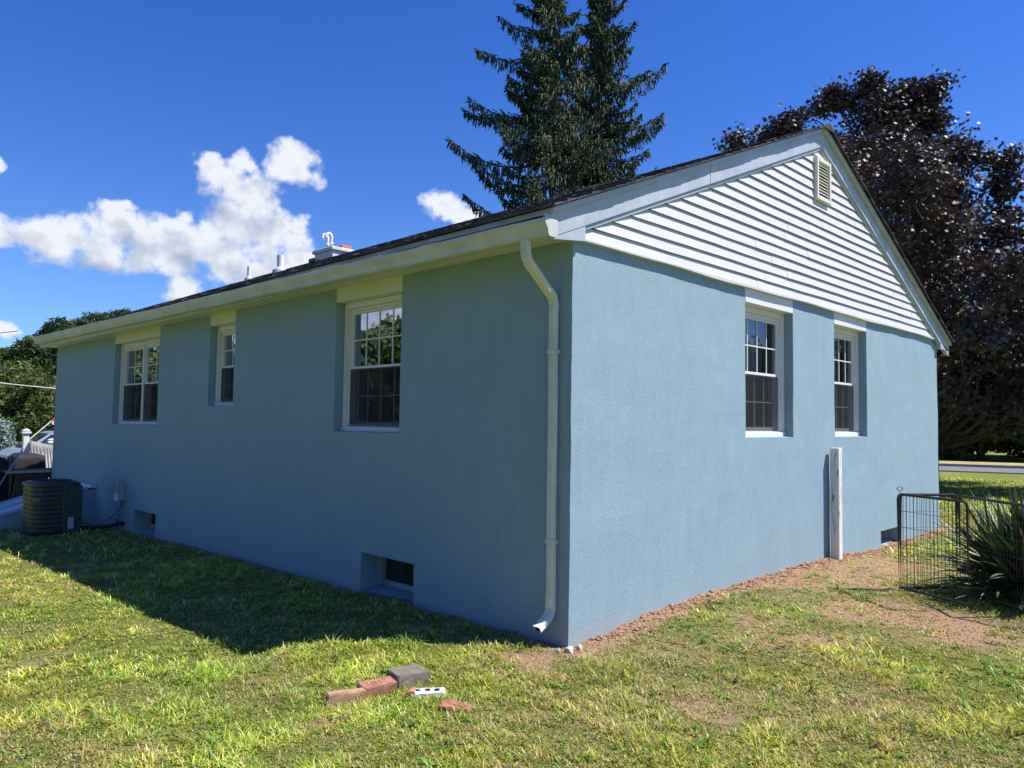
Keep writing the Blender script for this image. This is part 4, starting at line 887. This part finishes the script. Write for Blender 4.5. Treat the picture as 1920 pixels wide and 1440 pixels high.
def spruce(label, az_, dist, h, seed, tips):
    rg = np.random.default_rng(seed); cx, cy = polar(az_, dist); root = thing('spruce_tree', label, 'tree', (cx, cy, 0), 'twin spruces behind the house')
    b = MB(); b.tube([(cx+.05*math.sin(k), cy, -.2+k*(h+.2)/14) for k in range(15)], 1.0, 9, scales=[.26*(1-k/14.2)+.012 for k in range(15)]); 
    tw_p = []; tw_d = []; tw_l = []; tw_w = []
    br = []
    z = 2.0
    while z < h-.3:
        n = rg.integers(5, 8) if z > 8 else 3
        for i in range(n): br.append((z+rg.uniform(-.15, .15), rg.uniform(0, 2*np.pi), None))
        z += rg.uniform(.42, .62) if z > 8 else .9
    for x, y in tips:      # long boughs seen against the sky
        d = ray(x, y); aa = math.degrees(math.atan2(d[0], d[1])); Ls = dist*math.tan(R(aa-az_)); zt = CP[2]+d[2]/math.hypot(d[0], d[1])*dist/math.cos(R(aa-az_))
        br.append((zt-.12*abs(Ls)+.25, None, Ls))
    for z, a, Ls in br:
        if Ls is None: L = min(3.1, (.30+(h-z)*.24))*rg.uniform(.6, 1.0); dr = np.array([math.cos(a), math.sin(a), 0])
        else: L = abs(Ls); s = 1 if Ls > 0 else -1; dr = np.array([math.cos(R(az_)), -math.sin(R(az_)), 0])*s+np.array([math.sin(R(az_)), math.cos(R(az_)), 0])*rg.uniform(-.25, .25); dr /= np.linalg.norm(dr)
        S_ = 12; pts = []; sag = .26*L*rg.uniform(.4, 1.0); lift = .36*L*rg.uniform(.5, 1.2)
        for k in range(S_+1): t = k/S_; pts.append(np.array([cx, cy, z])+dr*L*t+np.array([0, 0, -sag*math.sin(t*2.2)*.9+lift*t*t]))
        b.tube([tuple(q) for q in pts], 1.0, 4, scales=[.045*(1-k/S_)+.008 for k in range(S_+1)])
        side = np.array([-dr[1], dr[0], 0])
        nt = int(30+L*62)
        for i in range(nt):
            t = rg.uniform(.10, 1)**.8; k = t*S_; k0 = min(int(k), S_-1); p = pts[k0]+(pts[k0+1]-pts[k0])*(k-k0)
            lat = rg.normal(0, 1)*(.30*min(1, (1-t)*2.2+.16))*min(1, L/2); p = p+side*lat+np.array([0, 0, -abs(lat)*.25+.03*rg.normal()])
            if rg.random() < .6: d = np.array([0, 0, -1])+rg.normal(0, .16, 3)+dr*.10; l = rg.uniform(.18, .52)*(1.1-.4*t)
            else: d = dr*rg.uniform(.4, 1)+side*np.sign(lat)*rg.uniform(.2, 1)+np.array([0, 0, rg.uniform(-.3, .45)]); l = rg.uniform(.12, .30)
            tw_p.append(p); tw_d.append(d/np.linalg.norm(d)); tw_l.append(l); tw_w.append(rg.uniform(.018, .036))
    for i in range(700): tw_p.append(np.array([cx, cy, h-rg.uniform(0, 9)])+rg.normal(0, .16, 3)); d = rg.normal(0, 1, 3)+np.array([0, 0, .4]); tw_d.append(d/np.linalg.norm(d)); tw_l.append(rg.uniform(.15, .4)); tw_w.append(.04)
    b.build('trunk', 'bark', root)
    p = np.array(tw_p); d = np.array(tw_d); l = np.array(tw_l); w = np.array(tw_w); n = len(p)
    t = np.cross(d, rg.normal(0, 1, (n, 3))); t /= np.linalg.norm(t, axis=1)[:, None]; s = np.cross(d, t)
    V = np.zeros((n, 11, 3)); V[:, 0] = p; 
    for j, (tt, ww) in enumerate(((.25, 1.0), (.6, .8))):
        for k in range(3):
            ang = 2*np.pi*k/3+j*.9; V[:, 1+3*j+k] = p+d*(l*tt)[:, None]+(t*math.cos(ang)+s*math.sin(ang))*(w*ww)[:, None]
    V[:, 7] = p+d*l[:, None]
    V[:, 8] = p+d*(l*.2)[:, None]; V[:, 9] = p+d*(l*.6)[:, None]+t*(w*1.3)[:, None]; V[:, 10] = p+d*(l*.4)[:, None]-s*(w*1.3)[:, None]
    f = [(0, 1+k, 1+(k+1) % 3) for k in range(3)]+[(1+k, 4+k, 4+(k+1) % 3) for k in range(3)]+[(4+k, 7, 4+(k+1) % 3) for k in range(3)]+[(8, 9, 7), (8, 7, 10)]
    f = np.array(f); Fc = (f[None]+np.arange(n)[:, None, None]*11).reshape(-1, 3)
    tone = np.array([[.058, .095, .052], [.078, .115, .058], [.042, .074, .048], [.105, .115, .060]])[rg.integers(0, 4, n)]*rg.uniform(.7, 1.35, (n, 1))
    npmesh('crown', V.reshape(-1, 3), Fc, 'needle', root, tone=np.repeat(tone, 11, 0))
spruce('left of the twin tall dark spruces rising behind the roof', 47.9, 26, 19.0, 21, [(842, 292), (865, 200), (880, 335), (888, 103), (900, 345), (935, 52), (870, 408), (968, 15), (880, 212), (940, 395)])
spruce('right of the twin tall dark spruces rising behind the roof', 51.3, 27.5, 18.6, 22, [(1250, 160), (1248, 240), (1215, 150), (1193, 62), (1172, 20), (1220, 290), (1185, 100), (1205, 225), (1240, 225), (1190, 335)])

# purple maple
def maple():
    rg = np.random.default_rng(31); az_, dist = 73.5, 22.5; cx, cy = polar(az_, dist); root = thing('maple_tree', 'large dark purple leaved maple standing behind the gable near the road', 'tree', (cx, cy, 0))
    rt = np.array([math.cos(R(az_)), -math.sin(R(az_)), 0]); bk_ = np.array([math.sin(R(az_)), math.cos(R(az_)), 0])
    out = [(1378, 268, .45), (1440, 262, .5), (1470, 240, .4), (1530, 225, .7), (1552, 195, .4), (1615, 225, .8), (1632, 148, .28), (1640, 165, .3), (1755, 162, .26), (1742, 180, .3), (1560, 178, .3), (1700, 172, .3), (1596, 190, .3), (1676, 192, .35), (1820, 290, .3), (1770, 290, .4), (1480, 232, .3), (1650, 200, .5), (1700, 215, .7), (1690, 262, .86), (1728, 205, .35), (1735, 232, .5), (1745, 275, .8), (1795, 325, .8), (1780, 375, 1.0), (1850, 352, .6), (1885, 300, .42), (1893, 345, .45), (1865, 420, .8), (1930, 465, .8), (1930, 480, 1.0),
           (1560, 250, 1.2), (1640, 270, 1.4), (1720, 300, 1.4), (1600, 330, 1.4), (1700, 400, 1.3), (1790, 420, 1.5), (1862, 505, .95), (1755, 520, 1.15), (1850, 590, 1.0), (1920, 560, 1.2), (1800, 640, 1.2), (1880, 660, 1.2), (1800, 720, 1.0), (1860, 740, 1.0), (1920, 720, 1.1), (1930, 640, 1.1), (1790, 790, .7), (1850, 800, .8), (1910, 800, .7), (1700, 600, 1.4), (1640, 500, 1.5), (1560, 400, 1.2), (1600, 600, 1.3), (1970, 500, 1.4), (2000, 600, 1.4), (2040, 700, 1.3), (2060, 560, 1.2), (1990, 760, 1.0)]
    C = []
    for x, y, r in out:
        d = ray(x, y); aa = math.atan2(d[0], d[1])-R(az_); s = dist*math.tan(aa); z = CP[2]+d[2]/math.hypot(d[0], d[1])*dist/math.cos(aa)
        rem = max(0.0, 27-(s*.9)**2-((z-6.3)*.85)**2); dep = math.sqrt(rem)
        C.append((*(np.array([cx, cy, 0])+rt*s)[:2], z, r*.92))
        if r > .85:
            for q in (-1, 1): dd = dist/math.cos(aa)+q*rg.uniform(.4, .9)*dep; C.append((CP[0]+dd*math.sin(aa+R(az_)), CP[1]+dd*math.cos(aa+R(az_)), (CP[2]+d[2]/math.hypot(d[0], d[1])*dd)*rg.uniform(.92, .98), r*.64))
    b = MB(); tr_ = limb(b, (cx, cy, -.3), (cx, cy, 9.5), .34, .06, 10, .06, rg, 8)
    for q in C: limb(b, tr_[int(np.clip((q[2]-1.5)/1.25, 1, 6))], q[:3], .055, .015, 5, .12, rg, 6)
    b.build('trunk', 'bark', root)
    C = np.array(C); P = []; U = []; K = []
    for i, (x, y, z, r) in enumerate(C):      # sprays of leaves on twigs inside each clump
        ns = int(38*r*r)+10
        for j in range(ns):
            u = rg.normal(0, 1, 3); u /= np.linalg.norm(u); c0 = np.array([x, y, z])+u*r*rg.uniform(.45, 1.1)*np.array([1, 1, .85])
            if (r > .5 and mnoise.noise(Vector(c0)*.95) < -.10) or c0[2] < 1.5: continue
            m_ = rg.integers(26, 44); e = rg.normal(0, 1, (m_, 3))*np.array([.17, .17, .10]); 
            P.append(c0+e); U.append(np.tile(u*.35+np.array([0, 0, .75]), (m_, 1))); K.append(np.full(m_, rg.uniform(.7, 1.3)))
    P = np.concatenate(P); U = np.concatenate(U); K = np.concatenate(K); n = len(P)
    P[:, 2] = np.maximum(P[:, 2], 1.2)
    tone = np.array([[.060, .042, .044], [.040, .031, .038], [.085, .060, .048], [.056, .048, .038]])[rg.integers(0, 4, n)]*K[:, None]
    leaves('crown', P, .115*rg.uniform(.65, 1.2, n), U, tone, 'maple', 'purple_leaf', root, 33); print('maple leaves', n)
maple()
DG = [(.035, .060, .018), (.050, .080, .022), (.028, .048, .018)]; MG = [(.060, .095, .025), (.085, .120, .030), (.045, .075, .022)]; LG = [(.11, .15, .035), (.085, .13, .03), (.14, .17, .05)]
BGT = 'trees in the far background on the left'
far = [('tall rounded dark green tree highest on the left skyline beside the roof edge', 18.6, 62, 10.6, 3.3, DG), ('rounded green tree on the skyline just left of the highest one', 16.3, 64, 9.4, 3.2, MG), ('broad dark tree on the skyline in the middle of the left wood', 14.2, 60, 8.6, 3.4, DG),
       ('grey green tree at the top left where the skyline starts dropping', 12.3, 58, 6.9, 3.0, MG), ('lower dark tree on the skyline at the left picture edge', 10.2, 60, 6.3, 3.2, DG), ('dark tree behind the wires, below the skyline trees', 14.9, 52, 6.0, 3.0, DG), ('mid green tree half hidden behind the house corner', 16.8, 50, 6.4, 3.0, MG)]
for i, (lb, a, d, h, r, cl_) in enumerate(far): x, y = polar(a, d); broadleaf('broadleaf_tree', lb, x, y, -.4, h, r, 14000, 50+i, [tuple(q*.8 for q in cc) for cc in cl_], .24, .05, group=BGT)
near = [('bright yellow green bushy tree behind the parked car', 13.6, 36, 3.6, 2.2, LG), ('light green feathery tree at the left edge above the blue spruce', 10.8, 38, 4.2, 2.4, LG), ('green bushy tree beside the house corner under the flag pole', 15.4, 38, 4.0, 2.2, MG)]
for i, (lb, a, d, h, r, cl_) in enumerate(near): x, y = polar(a, d); broadleaf('broadleaf_tree', lb, x, y, -.4, h, r, 15000, 70+i, [tuple(q*.85 for q in cc) for cc in cl_], .14, .0, group=BGT)
x, y = polar(10.6, 31); broadleaf('blue_spruce', 'small silvery blue spruce at the left picture edge', x, y, -.4, 2.0, .75, 4000, 80, [(.20, .25, .27), (.14, .19, .21), (.26, .31, .32)], .11, .0, kind='leaf')
rtr = [('dark green tree beyond the road next to the house corner', 74.0, 50, 9, 4.5, DG), ('green tree across the road with its low boughs on the far lawn', 76.6, 44, 6, 3.4, MG), ('darkest tree across the road right of the green one', 79.3, 52, 8, 4.2, DG), ('tree across the road at the right picture edge', 82.5, 46, 7, 4.0, DG), ('tall tree far behind the maple across the road', 70.5, 56, 10, 5, DG)]
for i, (lb, a, d, h, r, cl_) in enumerate(rtr): x, y = polar(a, d); broadleaf('broadleaf_tree', lb, x, y, 0, h, r, 8000, 90+i, cl_, .34, .02, group='trees across the road on the right')
# trees of the yard behind the camera, seen only as reflections in the panes
for i, (a, d, h, r) in enumerate(((-30, 34, 5.2, 2.8), (-35.5, 36, 6.6, 3.2), (-22, 38, 6.0, 3.4), (-15, 40, 6.6, 3.6), (118, 32, 4.5, 3.2), (111, 36, 4.9, 3.4), (104, 38, 5.2, 3.4))):
    x, y = (3.99 if a < 0 else -3.99)+d*math.sin(R(a)), (-3.41 if a < 0 else 3.41)+d*math.cos(R(a)); broadleaf('broadleaf_tree', 'green tree outside the picture mirrored in the window panes', x, y, 0, h, r, 6000, 110+i, MG, .30, .05, group='trees mirrored in the window panes')

for i, (a, d, h, r) in enumerate(((-66, 17, 11, 4.5), (-88, 16, 12, 4.6), (-112, 18, 12, 4.8))):  # unseen trees, added to block part of the sky light on the long wall
    x, y = polar(a, d); broadleaf('broadleaf_tree', 'unseen tall green tree added behind the camera to shade the long wall', x, y, 0, h, r, 5000, 130+i, MG, .42, .08, group='unseen trees added to shade the long wall')
# ------------------------------------------------------------------ back yard at the far left
gz = H1(-.3, 13.2)
dk = thing('wooden_deck', 'weathered low timber deck with slatted skirt and pale top board', 'deck', (-.1, 13.6, gz))
b = MB(); 
for k in range(6): b.box(-.62, 1.4, 12.85+k*.145, 12.85+k*.145+.138, .470, .505, .003)
b.build('decking', 'deck_wood', dk)
b = MB(); b.box(-.66, 1.4, 12.79, 12.84, .475, .52, .004); b.build('edge_board', 'pale_wood', dk)
b = MB()
for k in range(22): b.box(-.34+k*.08, -.34+k*.08+.066, 12.90, 12.92, .22, .468)
b.box(-.5, 1.4, 12.87, 12.899, .38, .468); b.build('skirt', 'deck_wood', dk)
for x, t in ((-.45, .0), (.9, 0)):
    b = MB(); b.box(x, x+.14, 12.93, 13.02, gz-.1, .468); b.build('leg', 'deck_wood', dk, xf=lambda v: v+Vector((-(.47-v.z)*.14, 0, 0)))
def cloth_cover(name, label, x0, x1, y0, y1, z0, z1, seed, crown=.12):
    bmm = bmesh.new(); bmesh.ops.create_cube(bmm, size=1); bmesh.ops.subdivide_edges(bmm, edges=bmm.edges, cuts=9, use_grid_fill=True)
    for v in bmm.verts:
        u, w, q = v.co.x+.5, v.co.y+.5, v.co.z+.5; s = 1-.10*q+.04*math.sin(q*9+seed)*(1-q)
        px = (u-.5)*s; py = (w-.5)*s; fold = .022*math.sin((u*17+w*13)+seed*2)*(1-q)
        v.co = Vector((x0+(x1-x0)*(.5+px)+fold, y0+(y1-y0)*(.5+py)+fold, z0+(z1-z0)*(q+(crown*math.sin(u*math.pi)*q-crown*q)+.03*math.sin(u*8+w*5+seed)*q)))
    bmesh.ops.recalc_face_normals(bmm, faces=bmm.faces); me = bpy.data.meshes.new(name); bmm.to_mesh(me); bmm.free(); me.materials.append(M['grill_cover']); me.shade_smooth()
    o = bpy.data.objects.new(name, me); COL.objects.link(o); tag(o, label, 'cover'); return o
cloth_cover('covered_grill', 'grill under a loose black fabric cover behind the timber deck', -.28, .33, 14.2, 14.8, -.3, .76, 1, .06)
cloth_cover('covered_bin', 'dark covered bin at the picture edge left of the grill', -1.05, -.42, 13.6, 14.3, -.35, .74, 3, .05)
def porch_post(px, ytop, ybot, Y, label):
    a = at(px, ytop, 1, Y); c = at(px, ybot, 1, Y); t = thing('porch_post', label, 'post', (a[0], Y, -.3), 'white railing posts')
    b = MB(); b.box(a[0]-.055, a[0]+.055, Y-.055, Y+.055, -.3, a[2]-.10, .006); b.build('shaft', 'white_paint', t)
    b = MB(); b.box(a[0]-.085, a[0]+.085, Y-.085, Y+.085, a[2]-.10, a[2]-.06, .006); b.tube([(a[0], Y, a[2]-.06), (a[0], Y, a[2]-.03), (a[0], Y, a[2])], 1., 12, scales=[.05, .085, .02]); b.build('cap', 'white_paint', t)
porch_post(49, 804, 850, 15.2, 'white porch post with a rounded cap behind the covered grill'); porch_post(97, 822, 850, 15.6, 'white porch post right beside the far house corner')
for i in range(9):
    x = .28+i*.065+random.uniform(-.01, .01); y = 15.0+i*.02; b = MB(); lean = .10; h0 = .70; 
    for q in (0, .30): b.box(x-.012, x+.012, y+q, y+q+.025, .05, 1.0-i*.016)
    b.box(x-.014, x+.014, y, y+.325, .78-i*.016, 1.0-i*.016, .01); b.box(x-.016, x+.016, y+.02, y+.30, .36, .62, .006)
    tag(b.build('folding_chair', 'white_paint', xf=lambda v: v+Vector((-(v.z-.5)*.12, 0, 0))), 'white folding chair stacked upright in the row behind the grill', 'chair', 'white folding chairs stacked in a row')
b = MB(); b.box(-.02, 1.6, 14.95, 15.5, -.3, .05, .01); tag(b.build('porch_step', 'deck_wood'), 'dark timber platform carrying the row of white folding chairs', 'platform')
b = MB(); a = at(-2, 912, 1, 12.4); c = at(49, 832, 1, 14.2); b.tube([tuple(a+(a-c)*.25), tuple(a), tuple(c)], .014, 8); tag(b.build('leaning_pole', 'pole_grey'), 'long thin grey pole leaning across in front of the covered grill', 'pole')
fl = thing('flag_pole', 'slanted white pole with a small red and white flag by the house corner', 'flag', tuple(at(62, 816, 1, 16)))
a = at(60, 820, 1, 16.0); c = at(97, 789, 1, 16.0); b = MB(); b.tube([tuple(a+(a-c)*.2), tuple(c)], .013, 8); b.build('pole', 'white_paint', fl)
for nm, mt, o0 in (('flag_cloth', 'flag_red', 0), ('flag_cloth', 'flag_white', .07)):
    b = MB(); vs = []; n = 8
    for k in range(n+1):
        t = k/n; w = .025*math.sin(t*7)
        vs += [(c[0]+.02+t*.16, 16.0+w, c[2]+.07-t*.05-o0), (c[0]+.0+t*.15, 16.0+w*1.2, c[2]-.0-t*.07-o0)]
    b.add(vs, [(2*k, 2*k+1, 2*k+3, 2*k+2) for k in range(n)]); b.build(nm, mt, fl)
# parked car
def car():
    Y = 23.0; x0 = at(14, 843, 1, Y)[0]; zb = -.4; K = .98
    root = thing('parked_car', 'silver blue estate car parked beyond the porch, half hidden by the house', 'car', (x0+2.2, Y+.9, zb))
    low = [(0, .35), (.02, .75), (.35, .92), (1.15, 1.02), (4.55, 1.05), (4.6, .6), (4.55, .30), (0.1, .28)]
    b = MB(); b.prism(low, lambda u, v: (x0+u, Y, zb+v), lambda u, v: (x0+u, Y+1.8, zb+v)); b.prism([(.55, 1.0), (1.15, 1.40), (1.35, 1.46), (4.2, 1.46), (4.5, 1.0)], lambda u, v: (x0+u, Y+.10+(v-1)*.25, zb+v), lambda u, v: (x0+u, Y+1.70-(v-1)*.25, zb+v)); body = b.build('body', 'car_paint', root)
    for p in ([(.78, 1.06), (1.16, 1.36), (1.52, 1.38), (1.52, 1.06)], [(1.62, 1.06), (1.62, 1.38), (2.75, 1.38), (2.75, 1.06)], [(2.85, 1.06), (2.85, 1.38), (4.0, 1.38), (4.22, 1.06)]):
        b = MB(); b.prism(p, lambda u, v: (x0+u, Y+.085+(v-1)*.25, zb+v), lambda u, v: (x0+u, Y+.12+(v-1)*.25, zb+v)); b.build('side_window', 'car_glass', root)
    b = MB(); b.add([(x0+.57, Y+.18, zb+1.03), (x0+.57, Y+1.62, zb+1.03), (x0+1.12, Y+1.55, zb+1.39), (x0+1.12, Y+.25, zb+1.39)], [(0, 1, 2, 3)]); b.build('windscreen', 'car_glass', root, xf=lambda v: v+Vector((-.015, 0, .012)))
    b = MB(); b.box(x0+1.5, x0+4.0, Y+.22, Y+.26, zb+1.475, zb+1.51, .004); b.build('roof_rail', 'wheel_metal', root)
    for wx in (.85, 3.7):
        for yy in (Y-.02, Y+1.62):
            b = MB(); b.prism([(.34*math.cos(t), .34*math.sin(t)) for t in np.linspace(0, 2*math.pi, 25)[:-1]], lambda u, v: (x0+wx+u, yy, zb+.34+v), lambda u, v: (x0+wx+u, yy+.2, zb+.34+v)); w = b.build('wheel', 'tyre', root)
            b = MB(); b.prism([(.21*math.cos(t), .21*math.sin(t)) for t in np.linspace(0, 2*math.pi, 17)[:-1]], lambda u, v: (x0+wx+u, yy-.01, zb+.34+v), lambda u, v: (x0+wx+u, yy+.21, zb+.34+v)); b.build('rim', 'wheel_metal', w)
car()
b = MB(); b.add([(-3, 22, -.385), (20, 22, -.385), (20, 27, -.385), (-3, 27, -.385)], [(0, 1, 2, 3)]); o = b.build('driveway', 'gravel'); o['kind'] = 'structure'
# overhead wires
for i, (pa, pb_, Y, r, mt, lb) in enumerate((((-20, 716), (112, 730), 20, .012, 'line_white', 'thick pale service wire crossing the left trees'), ((-20, 694), (112, 706), 30, .012, 'line_dark', 'upper thin dark wire crossing the left trees'), ((-20, 688), (112, 714), 32, .010, 'line_dark', 'lower thin dark wire crossing the left trees'), ((-40, 628), (34, 625), 40, .02, 'line_dark', 'dark wire against the sky at the left picture edge'))):
    a = at(*pa, 1, Y); c = at(*pb_, 1, Y); dd = c-a; b = MB(); a2 = a-dd*1.5; c2 = c+dd*(1.2 if i != 3 else .0); n = 14
    b.tube([tuple(a2+(c2-a2)*k/n+np.array([0, 0, -.12*(1-(2*k/n-1)**2)+.12])) for k in range(n+1)], r, 5); tag(b.build('overhead_wire', mt), lb, 'wire')
print('done build')
